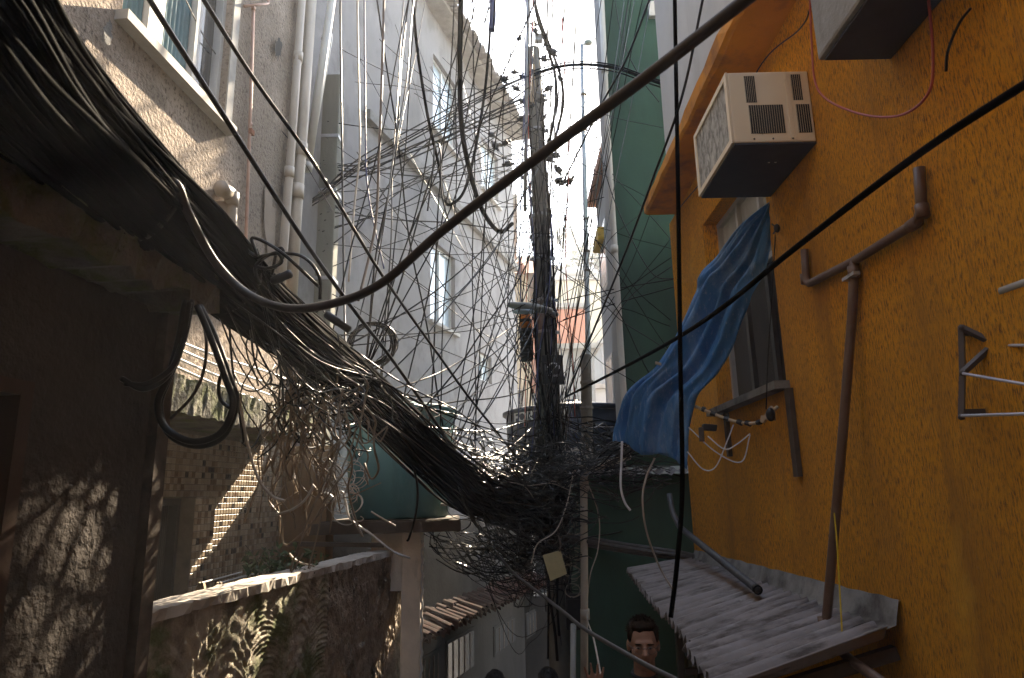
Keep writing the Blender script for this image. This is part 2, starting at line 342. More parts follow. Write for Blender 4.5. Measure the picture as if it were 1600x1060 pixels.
def panel(mb, o, a, n, s0, s1, z0, z1, th, holes=()):
    """upright wall slab with openings; o on the outer face, a along it, n outward; holes = (s0, s1, z0, z1)"""
    o, a, n = arr(o), nrm(a), nrm(n)
    ss = sorted({s0, s1, *[q for h in holes for q in h[:2] if s0 < q < s1]}); zs = sorted({z0, z1, *[q for h in holes for q in h[2:4] if z0 < q < z1]})
    def solid(i, j):
        if i < 0 or j < 0 or i >= len(ss) - 1 or j >= len(zs) - 1: return False
        c, d = (ss[i] + ss[i + 1]) / 2, (zs[j] + zs[j + 1]) / 2
        return not any(h[0] < c < h[1] and h[2] < d < h[3] for h in holes)
    def P(s, z, k): q = o + a * s - n * (th * k); return (q[0], q[1], z)
    flip = np.dot(np.cross(a, (0, 0, 1.0)), n) < 0
    def quad(*p): mb.add(p if not flip else p[::-1], [(0, 1, 2, 3)])
    for i in range(len(ss) - 1):
        for j in range(len(zs) - 1):
            if not solid(i, j): continue
            A, B, C_, D = ss[i], ss[i + 1], zs[j], zs[j + 1]
            quad(P(A, C_, 0), P(B, C_, 0), P(B, D, 0), P(A, D, 0)); quad(P(B, C_, 1), P(A, C_, 1), P(A, D, 1), P(B, D, 1))
            if not solid(i - 1, j): quad(P(A, C_, 1), P(A, C_, 0), P(A, D, 0), P(A, D, 1))
            if not solid(i + 1, j): quad(P(B, C_, 0), P(B, C_, 1), P(B, D, 1), P(B, D, 0))
            if not solid(i, j - 1): quad(P(A, C_, 1), P(B, C_, 1), P(B, C_, 0), P(A, C_, 0))
            if not solid(i, j + 1): quad(P(A, D, 0), P(B, D, 0), P(B, D, 1), P(A, D, 1))
    return mb
def slab3(o, a, n, s0, s1, z0, z1, d0, d1):
    """MB box in a wall's own frame: along s, up z, outward d0..d1"""
    o, a, n = arr(o), nrm(a), nrm(n); c = o + a * s0 + n * d0; c[2] = z0
    m = MB(); ax, ay, az = a * (s1 - s0), n * (d1 - d0), arr((0, 0, z1 - z0))
    if np.dot(np.cross(ax, ay), az) < 0: c = c + ay; ay = -ay
    return m.frame_box(c, ax, ay, az)


# ================================================================== SETTING
UP = np.array([0, 0, 1.0])
mat('stucco_smooth', (0.29, 0.225, 0.175), .16, 4, .94, .3, 40, .01)
mat('shade_plaster', (0.026, 0.024, 0.023), .3, 2, .95, .5, 20, .02, spec=0.05, dirt=((0.012, .011, .010), .5, .7, 1.2, (1, 1, .3)))  # near-black plaster: shade of the narrow alley put into the colour
mat('shade_terracotta', (0.032, 0.009, 0.006), .4, 6, .9, .4, 40, .006, spec=0.08, dirt=((0.010, .006, .005), .44, .66, 4, (1, 1, 1)))  # darkened terracotta copy, alley shade put into the tile colour
def frame(x, y, dx, dy):
    a = nrm((dx, dy, 0)); return arr((x, y, 0)), a
LO, LA = frame(-2.45, 4.0, 0.08, 1); LN = arr((LA[1], -LA[0], 0))
GO, GA = frame(-2.2, 7.3, 0.31, 1); GN = arr((GA[1], -GA[0], 0))
NO, NA = frame(-1.5, 2.8, 0.11, 1); NN = arr((NA[1], -NA[0], 0))
OO, OA, ON = arr((1.8, 0, 0)), arr((0, 1.0, 0)), arr((-1.0, 0, 0))
def sz(u, v, o, a, d=0.0):
    """(s, z) on a wall, d metres outside its face"""
    n = arr((a[1], -a[0], 0)); q = o + n * d; p = onp(u, v, q, a); return float(np.dot(p - q, a)), float(p[2])
def wp(o, a, n, s, z, d=0.0): p = o + a * s + n * d; return arr((p[0], p[1], z))

def gz(y):
    if y < 0.5: return 0.8
    if y < 4: return 0.8 - 0.23 * (y - 0.5)
    if y < 12: return -0.005 - 0.36 * (y - 4)
    return -2.885
# ground: one sheet that steps down the alley, then runs out to the horizon
ys = [-70, -40, -8, 0.5, 4, 8, 12, 15, 25, 60, 100, 130]; xs = [-110, -60, -8, -2, 0, 2, 8, 60, 110]
MB().grid([[(x, y, gz(y)) for x in xs] for y in ys][::-1]).build('ground', 'ground', pivot=(0, 0, 0))['kind'] = 'structure'
pv = MB()
for k in range(30):
    y0 = 0.5 + k * 0.48
    pv.box((-1.9, y0, gz(y0) - 0.3), (1.75, y0 + 0.475, gz(y0 + 0.24) + 0.06))
pv.build('stepped_path', 'concrete')['kind'] = 'structure'
# far hill
hx = np.linspace(-100, 100, 50); hy = np.linspace(27, 75, 34)
def hz(x, y):
    t = max(0.0, min(1.0, (y - 27) / 36.0))
    return -3.3 + 27 * t ** 1.1 * (0.88 + 0.12 * math.sin(x * 0.06 + 1.1)) + 0.6 * t * math.sin(x * 0.35 + y * 0.2)
MB().grid([[(x, y, hz(x, y)) for x in hx] for y in hy][::-1]).build('hill', 'hill', smooth=True, pivot=(0, 27, -3.3))['kind'] = 'structure'

# ------------------------------------------------------------------ near house on the left, in the shade
nh = thing('near_house', (-2.8, -1, 0), 'dark low plastered house with mossy slab roof under the black cable bundle', 'house')
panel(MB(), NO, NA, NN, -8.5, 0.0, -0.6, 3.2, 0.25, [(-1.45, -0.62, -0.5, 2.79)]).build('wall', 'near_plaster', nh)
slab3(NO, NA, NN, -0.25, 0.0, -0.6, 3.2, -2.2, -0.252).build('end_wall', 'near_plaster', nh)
# slab edge broken and uneven
def rough_slab(s0, s1, z0, z1, d0, d1, o, a, n, step=0.06, amp=0.014):
    k = int((s1 - s0) / step); m = MB()
    prof = [(d0, z0), (d1, z0), (d1, (z0 + z1) / 2), (d1, z1), (d0, z1)]
    P = []
    for i in range(k + 1):
        s = s0 + (s1 - s0) * i / k; row = []
        for j, (d, z) in enumerate(prof):
            jit = amp if 0 < j < 4 else 0
            row.append(wp(o, a, n, s, z + rng.normal(0, jit), d + rng.normal(0, jit)))
        P.append(row)
    m.grid(P); return m
rough_slab(-8.5, 0.12, 3.205, 3.50, -2.2, 0.20, NO, NA, NN).build('roof_slab', 'mossy_concrete', nh)
dr = slab3(NO, NA, NN, -1.40, -0.67, -0.45, 2.74, -0.16, -0.10).build('door', 'door_wood', nh)
for z0, z1 in ((0.2, 1.1), (1.3, 2.55)): slab3(NO, NA, NN, -1.30, -0.77, z0, z1, -0.10, -0.085).build('door_panel', 'door_wood', dr)
fm = MB()
for q in ((-1.45, -1.40, -0.5, 2.79), (-0.67, -0.62, -0.5, 2.79), (-1.40, -0.67, 2.742, 2.79)): fm.add(*[(np.concatenate(z.v), z.f) for z in [slab3(NO, NA, NN, q[0], q[1], q[2], q[3], -0.2, 0.02)]][0])
fm.build('door_frame', 'door_wood', nh)
pst = thing('corner_post', wp(NO, NA, NN, 0.05, gz(2.8), 0.02), 'rusty steel post at the corner of the dark house', 'post')
slab3(NO, NA, NN, 0.02, 0.10, 0.0, 3.2, -0.06, 0.03).build('shaft', 'rusty_steel', pst)
slab3(NO, NA, NN, 0.10, 0.108, 0.0, 3.2, -0.06, -0.01).build('flange', 'galvanised', pst)

# ------------------------------------------------------------------ stuccoed house, left
sh = thing('stucco_house', (-4, 4, -2), 'brown rough stucco house with blue curtained window and mosaic tiled lower storey', 'house')
W0, W1 = sz(205, 50, LO, LA, .08)[0], sz(362, 215, LO, LA, .08)[0]
WZ0, WZ1 = 5.46, 6.95
CS = 2.72   # far corner
panel(MB(), LO, LA, LN, -9, CS, 3.16, 11.2, 0.22, [(W0, W1, WZ0, WZ1)]).build('wall', 'stucco', sh)
slab3(LO, LA, LN, CS - 0.22, CS, 3.16, 11.2, -4, -0.222).build('side_wall', 'stucco', sh)
slab3(LO, LA, LN, -9, CS + 0.3, 11.204, 11.4, -4, 0.3).build('roof_slab', 'concrete', sh)
wn = MB()
def into(m, q): m.add(np.concatenate(q.v), q.f)
for (a0, a1, z0, z1) in ((W0, W0 + .05, WZ0, WZ1), (W1 - .05, W1, WZ0, WZ1), (W0 + .05, W1 - .05, WZ0, WZ0 + .05), (W0 + .05, W1 - .05, WZ1 - .05, WZ1)): into(wn, slab3(LO, LA, LN, a0, a1, z0, z1, -0.16, -0.06))
win = wn.build('window', 'window_white', sh)
ww = W1 - W0
for a0, a1 in ((0.27, 0.40), (0.70, 0.745)): slab3(LO, LA, LN, W0 + ww * a0, W0 + ww * a1, WZ0 + .05, WZ1 - .05, -0.15, -0.07).build('mullion', 'window_white', win)
def ribbed(o, a, n, s0, s1, z0, z1, d, pitch, amp, axis_up=True):
    k = max(4, int((s1 - s0) / pitch * 6)); P = []
    for i in range(k + 1):
        s = s0 + (s1 - s0) * i / k; q = d + amp * math.sin(2 * math.pi * (s - s0) / pitch)
        P.append([wp(o, a, n, s, z0, q), wp(o, a, n, s, z1, q)])
    m = MB(); m.grid(P); return m
for a0, a1, mt in ((0.04, 0.265, 'curtain_teal'), (0.405, 0.695, 'curtain_teal'), (0.75, 0.955, 'dark_glass')):
    ribbed(LO, LA, LN, W0 + ww * a0, W0 + ww * a1, WZ0 + .05, WZ1 - .05, -0.12, 0.055, 0.009 if mt != 'dark_glass' else 0.0005).build('pane', mt, win, smooth=True)
slab3(LO, LA, LN, W0 + .05, W1 - .05, WZ0 - .02, WZ1, -0.21, -0.19).build('back_board', 'black_void', win)
slab3(LO, LA, LN, W0 - 0.06, W1 + 0.06, WZ0 - 0.075, WZ0 - 0.004, -0.05, 0.09).build('window_sill', 'stone_sill', win)
slab3(LO, LA, LN, W1 + 0.004, W1 + 0.11, WZ0, WZ1, -0.002, 0.012).build('jamb_plaster', 'stone_sill', win)
# chipped holes in the render
def blob_patch(name, mt, u, v, w, h, o, a, n, parent, d=0.006, tilt=0.0, seed=1):
    r = np.random.default_rng(seed); s, z = sz(u, v, o, a); k = 18; vs = [wp(o, a, n, s, z, d)]
    for i in range(k):
        t = 2 * math.pi * i / k; q = 1 + r.normal(0, 0.13)
        ds, dz = w / 2 * math.cos(t) * q, h / 2 * math.sin(t) * q
        vs.append(wp(o, a, n, s + ds * math.cos(tilt) - dz * math.sin(tilt), z + dz * math.cos(tilt) + ds * math.sin(tilt), d))
    m = MB().add(vs, [(0, i + 1, (i + 1) % k + 1) for i in range(k)]); return m.build(name, mt, parent)
blob_patch('chipped_hole', 'dark_moulding', 161, 52, .07, .19, LO, LA, LN, sh, .035, 0, 3)
blob_patch('chipped_hole', 'black_void', 430, 75, .13, .26, LO, LA, LN, sh, .035, -.25, 4)
# smooth repair patches
for (u, v, w, h, sd) in ((418, 345, .22, .7, 6),): blob_patch('render_patch', 'brown_wall' if sd == 9 else 'stucco_smooth', u, v, w, h, LO, LA, LN, sh, .02, .15, sd)

# slab over the tiled storey, with its mossy lip
rough_slab(-1.2, 2.35, 2.93, 3.15, -0.1, 0.44, LO, LA, LN, 0.04, 0.005).build('mossy_ledge', 'mossy_concrete', sh)
# tiled storey
TD = -0.05
DS0, DS1 = sz(205, 800, LO, LA, .10)[0], sz(303, 800, LO, LA, .10)[0]
DZ1 = sz(303, 778, LO, LA, .10)[1]
TS1 = sz(440, 760, LO, LA, TD)[0]
TO = LO + LN * TD
panel(MB(), TO, LA, LN, -9, TS1, -1.5, 2.925, 0.2, [(DS0, DS1, -0.9, DZ1)]).build('tiled_wall', 'grout', sh)
sur = MB(); DR1 = sz(336, 800, LO, LA, .10)[0]
into(sur, slab3(TO, LA, LN, DS1, DR1, -1.2, DZ1 - .002, 0.002, 0.15))
sur.build('door_surround', 'grout', sh)
dd = ribbed(TO, LA, LN, DS0, DS1 - 0.04, -0.9, DZ1 - 0.05, -0.02, 0.022, 0.005).build('ribbed_door', 'dark_ribbed_glass', sh, smooth=True)
dfm = MB(); into(dfm, slab3(TO, LA, LN, DS1 - 0.04, DS1 - .002, -0.9, DZ1 - .05, -0.03, 0.05)); into(dfm, slab3(TO, LA, LN, DS0, DS1 - .002, DZ1 - 0.05, DZ1 - .002, -0.03, 0.05))
dfm.build('door_frame', 'dark_frame', sh)
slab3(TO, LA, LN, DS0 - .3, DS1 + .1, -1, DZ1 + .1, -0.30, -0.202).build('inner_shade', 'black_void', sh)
# mosaic tiles: the 300 that show largest are pieces of their own
PT = 0.046; TW = 0.041
tiles = []
z = 2.90
zrow = 0
nz = int((2.90 - 1.1) / PT)
for j in range(nz):
    zc = 2.90 - (j + .5) * PT
    for i in range(int((TS1 + 0.9) / PT)):
        s = -0.9 + (i + .5) * PT
        if s + PT / 2 < DR1 and zc < DZ1 + .02: continue
        tiles.append((s, zc, 0.001, 0))
for j in range(int((DZ1 - 1.1) / PT)):
    for i in range(int((DR1 - DS1 - .004) / PT)):
        tiles.append((DS1 + .006 + (i + .5) * PT, DZ1 - .004 - (j + .5) * PT, 0.151, 1))
tiles.sort(key=lambda t: (-t[3], t[0] + abs(t[1] - 2.2)))
tile_me = []
for k in range(5):
    m = MB(); h = TW / 2; e = 0.004
    c = lambda s, z_, d: LA * s + arr((0, 0, z_)) + LN * d
    m.add([c(-h, -h, 0), c(h, -h, 0), c(h, h, 0), c(-h, h, 0), c(-h + e, -h + e, .005), c(h - e, -h + e, .005), c(h - e, h - e, .005), c(-h + e, h - e, .005)],
          [(4, 5, 6, 7), (0, 1, 5, 4), (1, 2, 6, 5), (2, 3, 7, 6), (3, 0, 4, 7)])
    o = m.build('tile', TILE[k], sh, pivot=(0, 0, 0)); tile_me.append(o.data); bpy.data.objects.remove(o)
rest = [MB() for _ in range(5)]; rt = random.Random(3); shl = wloc(sh)
for q, (s, zc, d, kind) in enumerate(tiles):
    k = rt.choices(range(5), (36, 24, 22, 13, 5))[0]; p = wp(TO, LA, LN, s, zc, d)
    if q < 300:
        o = bpy.data.objects.new('tile', tile_me[k]); COL.objects.link(o); o.parent = sh; o.location = p - shl
    else:
        vv = [arr(v.co) + p for v in tile_me[k].vertices]; rest[k].add(vv, [tuple(f.vertices) for f in tile_me[k].polygons])
rm = MB(); mats = []; idx = []
for k in range(5):
    if rest[k].n: into(rm, MB().add(np.concatenate(rest[k].v), rest[k].f)); idx += [k] * len(rest[k].f)
ro = rm.build('mosaic_tiles', TILE[0], sh); ro['kind'] = 'stuff'
for k in range(1, 5): ro.data.materials.append(TILE[k])
ro.data.polygons.foreach_set('material_index', idx)
# brown return wall beyond the mosaic
slab3(TO, LA, LN, TS1 + .004, TS1 + .22, -1.5, 2.92, -0.3, 0.46).build('brown_return', 'brown_wall', sh)
slab3(TO, LA, LN, TS1 + .224, CS, -1.5, 2.92, -0.5, -0.05).build('lower_wall', 'brown_wall', sh)

# ------------------------------------------------------------------ garden wall with fan-combed render
PZ = 1.92
p0 = onz(205, 962, PZ); p1 = onz(628, 855, PZ); PA = nrm((p1 - p0) * (1, 1, 0)); PN = arr((PA[1], -PA[0], 0)); PL = float(np.dot(p1 - p0, PA)); PO = p0 * (1, 1, 0)
gw = thing('garden_wall', PO + arr((0, 2, -0.6)), 'low rough garden wall with fan-combed render, moss and a sunlit pale top', 'wall')
split = float(np.dot(onp(508, 960, PO, PA) - PO, PA))
MB().frame_box(wp(PO, PA, PN, -0.3, -1.2, -0.18), PA * (PL + .3), PN * 0.16, UP * (PZ + 1.2 - .004)).build('core', 'concrete', gw)
# comb: ridged arcs pressed into the render
def comb(s, z_):
    # arcs centred along three columns, ridges follow circles
    h = 0.0; best = 9; i0 = 0
    for (cs, w, lean) in ((0.10, .80, .9), (0.78, .52, .30), (1.22, .46, -.10), (1.66, .42, .12), (2.05, .4, .0)):
        dx = s - cs - lean * (z_ - 1.2) * 0.35
        if abs(dx) / w < best: best = abs(dx) / w; par = (dx, w); cs_ = cs
    dx, w = par
    ph = (z_ + 1.15 * dx * dx / w + 0.012 * math.sin(s * 13 + z_ * 5) + 0.010 * math.sin(s * 5.3 - z_ * 7)) / (0.046 + .005 * math.sin(z_ * 3 + cs_ * 9)) * 2 * math.pi
    edge = max(0.0, 1 - best * 1.7)
    wear = min(1.0, max(0.30, 0.80 + 1.3 * mnoise.noise(Vector((s * 2.4, z_ * 2.4, 2)))))
    return 0.0120 * wear * (0.5 + 0.5 * math.sin(ph + 1.2 * mnoise.noise(Vector((s * 9, z_ * 9, 4))))) ** 0.8 * min(1, 0.35 + edge * 1.8) + 0.010 * mnoise.fractal(Vector((s * 14, z_ * 14, 1)), .8, 2.1, 3) + 0.006 * math.sin(s * 9 + z_ * 4) + 0.004 * math.sin(s * 31 - z_ * 23)
from mathutils import noise as mnoise
ns, nzz = 170, 210
P = []
for i in range(ns + 1):
    s = -0.3 + (split + 0.3) * i / ns
    row = []
    for j in range(nzz + 1):
        zz = 0.3 + (PZ - 0.025 - 0.3) * j / nzz
        top = min(1.0, (PZ - .03 - zz) / 0.12)
        row.append(wp(PO, PA, PN, s, zz, 0.012 + comb(s, zz) * max(0.1, top) + rng.normal(0, .0012)))
    P.append(row)
MB().grid(P).build('combed_render', 'moss_fan', gw, smooth=True)
P = []
from mathutils import noise as mnoise
for i in range(161):
    s = split + 0.002 + (PL - split) * i / 160
    row = []
    for j in range(170):
        zz = 0.3 + (PZ - 0.02 - 0.3) * j / 169
        nn = mnoise.fractal(Vector((s * 17, zz * 9, 0.3)), 0.8, 2.1, 4) * 0.022 + mnoise.noise(Vector((s * 3.1, zz * 2.2, 5))) * .02
        row.append(wp(PO, PA, PN, s, zz, 0.014 + nn))
    P.append(row)
MB().grid(P).build('rough_render', 'rough_dash', gw, smooth=True)
P = []
for i in range(90):
    s = -0.3 + (PL + 0.3 + .02) * i / 89
    P.append([wp(PO, PA, PN, s, PZ - .05 + rng.normal(0, .003), 0.035 + rng.normal(0, .008)), wp(PO, PA, PN, s, PZ + rng.normal(0, .003), 0.03 + rng.normal(0, .007)), wp(PO, PA, PN, s, PZ + .006 + rng.normal(0, .002), -0.06), wp(PO, PA, PN, s, PZ + rng.normal(0, .002), -0.20), wp(PO, PA, PN, s, PZ - .06, -0.20)])
MB().grid(P).build('coping', 'coping', gw)
slab3(PO, PA, PN, PL + .004, PL + .03, -1.2, PZ - .03, -0.18, 0.01).build('end_face', 'rough_dash', gw)

# ------------------------------------------------------------------ grey plastered house, middle left
gh = thing('grey_house', (-1.2, 11, -3), 'tall grey plastered house with tiled eaves and dark moulding behind the wires', 'house')
GE = 7.75
def gwin(u0, u1, v0, v1):
    s0, za = sz(u0, v0, GO, GA); s1, _ = sz(u1, v0, GO, GA); _, zb = sz(u0, v1, GO, GA); return (s0, s1, zb, za)
GW = [gwin(677, 713, 83, 200), gwin(752, 777, 212, 292), gwin(673, 711, 372, 500), gwin(748, 768, 548, 592)]
panel(MB(), GO, GA, GN, -1.2, GE, -3, 10.62, 0.25, GW).build('wall', 'grey_plaster', gh)
slab3(GO, GA, GN, GE - .25, GE, -3, 10.62, -4, -.252).build('far_wall', 'grey_plaster', gh)
slab3(GO, GA, GN, 0.95, GE, 7.33, 7.47, -.05, .10).build('moulding', 'dark_moulding', gh)
for k, (a, b, c, d) in enumerate(GW):
    m = MB()
    for q in ((a, a + .05, c, d), (b - .05, b, c, d), (a + .05, b - .05, c, c + .05), (a + .05, b - .05, d - .05, d), ((a + b) / 2 - .02, (a + b) / 2 + .02, c + .05, d - .05)): into(m, slab3(GO, GA, GN, *q, -.14, -.07))
    w = m.build('window', 'aluminium', gh)
    for q in ((a + .05, (a + b) / 2 - .02), ((a + b) / 2 + .02, b - .05)): slab3(GO, GA, GN, q[0], q[1], c + .05, d - .05, -.12, -.10).build('pane', 'pale_glass', w)
    slab3(GO, GA, GN, a, b, c, d, -.24, -.22).build('back_board', 'far_grey', w)
    if k < 3: slab3(GO, GA, GN, a - .06, b + .06, c - .06, c - .004, -.05, .07).build('window_sill', 'stone_sill', w)
# roof with pan tiles along the eaves
slab3(GO, GA, GN, -1.2, GE, -3, 2.05, .002, .04).build('shade_panel', 'shade_plaster', gh)  # proud dark panel, painted shade over the lower storey
rf = slab3(GO, GA, GN, -1.2, GE + .1, 10.624, 10.72, -4, .30).build('roof', 'concrete', gh)
def roof_tile(axis, along, r=0.085, L=0.42, slope=0.28):
    """half-round tile, its length running out along 'axis' and falling with slope"""
    ax = nrm(axis); al = nrm(along); dn = nrm(ax - UP * slope); m = MB(); P = []
    for i in range(3):
        t = i / 2; rr = r * (0.9 + 0.2 * t)
        P.append([dn * L * t + al * (rr * math.cos(q)) + UP * (rr * 0.75 * math.sin(q)) for q in np.linspace(0, math.pi, 7)])
    m.grid(P); Q = [[p - UP * .016 for p in r_] for r_ in P]; m.grid([r_[::-1] for r_ in Q]); m.grid([P[2], Q[2]]); return m
def tile_course(parent, o, a, n, s0, s1, z_, d0, pitch, mt, r, L, slope, rows=1, jit=.012):
    pr = roof_tile(n, a, r, L, slope).build('roof_tile', mt, parent, pivot=(0, 0, 0)); me = pr.data; bpy.data.objects.remove(pr); base = wloc(parent)
    for q in range(rows):
        k = 0
        s = s0
        while s < s1:
            for cup in (0, 1):
                ob = bpy.data.objects.new('roof_tile', me); COL.objects.link(ob); ob.parent = parent
                dd_ = d0 - q * L * 0.78; zz = z_ + q * L * 0.78 * slope + (0 if cup == 0 else 0.05)
                ob.location = wp(o, a, n, s + cup * pitch / 2 + random.gauss(0, jit), zz + random.gauss(0, jit * .6), dd_ + random.gauss(0, jit * 2)) - base
                ob.rotation_euler = (random.gauss(0, .03), random.gauss(0, .03), random.gauss(0, .05))
            s += pitch
tile_course(rf, GO, GA, GN, 2.2, GE + .1, 10.76, 0.05, 0.20, 'grey_tile', .085, .42, .28)
# tiled canopy over the lower floor
cz = 0.55
cn = slab3(GO, GA, GN, 1.8, GE + .4, cz + .13, cz + .19, -.02, .30).build('canopy', 'old_wood', gh)
tile_course(cn, GO, GA, GN, 1.8, GE + .3, cz + .22, 0.10, 0.21, 'shade_terracotta', .09, .42, .35, 2)
for (u0, u1, v0, v1, mt) in ((698, 742, 1002, 1075, 'dark_glass'), (772, 806, 980, 1028, 'black_void'), (822, 846, 960, 1000, 'black_void'), (655, 690, 1030, 1100, 'black_void')):
    a, za = sz(u0, v0, GO, GA, .06); b, _ = sz(u1, v0, GO, GA, .06); _, zb = sz(u0, v1, GO, GA, .06)
    w = slab3(GO, GA, GN, a, b, zb, za, .03, .06).build('lower_window', 'shade_plaster', gh)
    slab3(GO, GA, GN, a + .05, b - .05, zb + .05, za - .05, .05, .066).build('pane', mt, w)
    for i in range(1, 5): slab3(GO, GA, GN, a + (b - a) * i / 5 - .01, a + (b - a) * i / 5 + .01, zb + .05, za - .05, .062, .08).build('bar', 'rusty_steel', w)

# ------------------------------------------------------------------ orange house, right
oh = thing('orange_house', (3, 2, -2.5), 'orange textured house with white overhanging upper floor and tarp-hung window', 'house')
OW = (4.45, 5.98, 3.10, 4.82)
panel(MB(), OO, OA, ON, -6, 7.22, -3, 5.346, 0.26, [OW]).build('wall', 'orange_paint', oh)
MB().box((2.062, 6.96, -3), (4.5, 7.22, 5.346)).build('end_wall', 'orange_paint', oh)
P = []
for i in range(70):
    y = -6 + 12.95 * i / 69; j = lambda q: rng.normal(0, q)
    P.append([(2.1, y, 5.35), (1.50 + j(.006), y, 5.35 + j(.004)), (1.47 + j(.006), y, 5.37 + j(.004)), (1.47 + j(.007), y, 5.47 + j(.005)), (1.52, y, 5.485)])
m = MB().grid(P); m.add(P[-1] + [(2.1, 6.95, 5.485)], [(5, 4, 3, 2, 1, 0)])
m.build('soffit', 'orange_soffit', oh)
MB().box((1.535, -6, 5.488), (4.5, 6.08, 11.8)).build('upper_storey', 'white_paint', oh)
MB().box((1.2, -6, 11.804), (4.7, 6.3, 11.95)).build('roof_slab', 'concrete', oh)
MB().box((1.752, 1.35, -3), (1.798, 2.10, 5.34)).build('pilaster', 'orange_paint', oh)
# window
m = MB(); a, b, c, d = OW; x0, x1 = 1.93, 1.99
for q in ((a, a + .045, c, d), (b - .045, b, c, d), (a + .045, b - .045, c, c + .045), (a + .045, b - .045, d - .045, d)): m.box((x0, q[0], q[2]), (x1, q[1], q[3]))
wv = m.build('window', 'aluminium', oh)
zm = c + 0.98
MB().box((x0 - .004, a + .045, zm), (x1, b - .045, zm + .045)).build('transom', 'aluminium', wv)
for k, y in enumerate((a + .5, a + 1.0)):
    MB().box((x0 + .004, y - .022, zm + .045), (x1, y + .022, d - .045)).build('mullion', 'aluminium', wv)
    MB().box((x0 + .004, y - .03, c + .045), (x1, y + .03, zm)).build('mullion', 'dark_frame', wv)
for y0, y1 in ((a + .045, a + .478), (a + .522, a + .978), (a + 1.022, b - .045)):
    ribbed(arr((1.97, 0, 0)), OA, ON, y0, y1, zm + .045, d - .045, 0, .02, .002).build('pane', 'ribbed_glass', wv, smooth=True)
for k, (y0, y1) in enumerate(((a + .045, a + .47), (a + .53, a + .97), (a + 1.03, b - .045))):
    ribbed(arr((1.97, 0, 0)), OA, ON, y0, y1, c + .045, zm, 0, .02, .003).build('pane', 'dark_ribbed_glass', wv, smooth=True)
MB().box((2.03, a, c), (2.05, b, d)).build('back_board', 'black_void', wv)
MB().frame_box((1.70, a - .05, c - .055), (.23, 0, 0), (0, b - a + .1, 0), (0, 0, .052)).build('window_sill', 'cement_flashing', wv)
MB().box((1.765, a - .10, c - .62), (1.797, a - .03, c - .06)).build('wall_batten', 'old_wood', oh)
MB().box((1.765, b - .28, c - .42), (1.797, b - .22, c - .06)).build('wall_batten', 'old_wood', oh)
# concrete ledge high on the wall
fc = onz(1280, 93, 4.36); yf = onx(1392, 85, 1.8)[1]
MB().bevel_box((fc[0], 1.9, 4.36), (1.797 - fc[0], 0, 0), (0, yf - 1.9 + .02, 0), (0, 0, .75), .018).build('concrete_ledge', 'concrete', oh)
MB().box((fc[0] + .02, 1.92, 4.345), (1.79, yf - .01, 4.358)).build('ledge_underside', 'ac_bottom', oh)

# ------------------------------------------------------------------ unseen wall added behind the camera to cut light from behind
rh = thing('rear_light_blocker', (0, -5.5, .8), None, None); rh['kind'] = 'structure'
panel(MB(), arr((0, -3.6, 0)), arr((1.0, 0, 0)), arr((0, 1.0, 0)), -6, 6, .2, 8.5, .25, [(-.9, .1, .2, 2.9), (-2.4, -1.4, 4.5, 5.8), (.6, 1.4, 4.5, 5.8)]).build('wall', 'near_plaster', rh)
MB().box((-6, -8, .2), (6, -3.86, 8.5)).build('rear_block', 'near_plaster', rh)
MB().box((-6.2, -8.2, 8.503), (6.2, -2.9, 8.65)).build('roof_slab', 'concrete', rh)

# ------------------------------------------------------------------ green house
gy = 7.62
gl = float(at(946, 150, gy)[0])
grh = thing('green_house', (2.4, 8.4, -3), 'dark green painted house with white downpipe beyond the orange house', 'house')
MB().box((gl, gy, 2.7), (3.9, 8.05, 10.6)).build('wall', 'green_paint', grh)
MB().box((gl - .02, gy + .03, 2.7), (gl - .003, 8.05, 10.6)).build('side_wall', 'far_white', grh)
MB().box((gl - .15, gy - .12, 10.603), (4, 8.15, 10.75)).build('roof_slab', 'concrete', grh)
ll = float(at(908, 850, gy)[0])
MB().box((ll, gy - .03, -3), (3.9, 9.2, 2.60)).build('lower_wall', 'green_paint', grh)
P = []
for i in range(60):
    x = ll - .1 + 1.5 * i / 59; w_ = .022 * math.sin(x * 2 * math.pi / .13)
    P.append([(x, gy - .22, 2.60 + w_), (x, gy + .0, 2.66 + w_)])
MB().grid(P).build('eave_sheet', 'fibre_cement', grh, smooth=True)
def pipe(name, mt, parent, pts, r, sides=10, n=None, collars=(), cm=None):
    o = MB().tube(pts if n is None else spline(pts, n), r, sides).build(name, mt, parent, smooth=True)
    for c_, dr_ in collars:
        c_ = arr(c_); dr_ = nrm(dr_); MB().tube([c_ - dr_ * r * 1.3, c_ + dr_ * r * 1.3], r * 1.22, sides).build('collar', cm or mt, o, smooth=True)
    return o
def elbowed(pts, r, k=5):
    """polyline with rounded corners"""
    pts = [arr(p) for p in pts]; out = [pts[0]]
    for i in range(1, len(pts) - 1):
        a, b, c = pts[i - 1], pts[i], pts[i + 1]; q = min(r * 2.2, np.linalg.norm(b - a) / 2.1, np.linalg.norm(c - b) / 2.1)
        s_, e_ = b + nrm(a - b) * q, b + nrm(c - b) * q
        for t in np.linspace(0, 1, k): out.append((1 - t) ** 2 * s_ + 2 * t * (1 - t) * b + t * t * e_)
    out.append(pts[-1]); return arr(out)
yp = gy - .06
pipe('downpipe', 'pvc_white', grh, elbowed([at(938, -40, yp), at(949, 200, yp), at(966, 480, yp), at(976, 640, yp), at(979, 700, yp)], .03), .036, 10, None, [(at(960, 390, yp), (0.03, 0, 1)), (at(945, 110, yp), (0.03, 0, 1))])
yp = gy - .12
pipe('downpipe', 'pvc', grh, elbowed([at(985, 712, yp), at(912, 738, yp), at(913, 900, yp), at(913, 1200, yp)], .035), .040, 10, None, [(at(913, 760, yp), UP), (at(914, 960, yp), UP)])
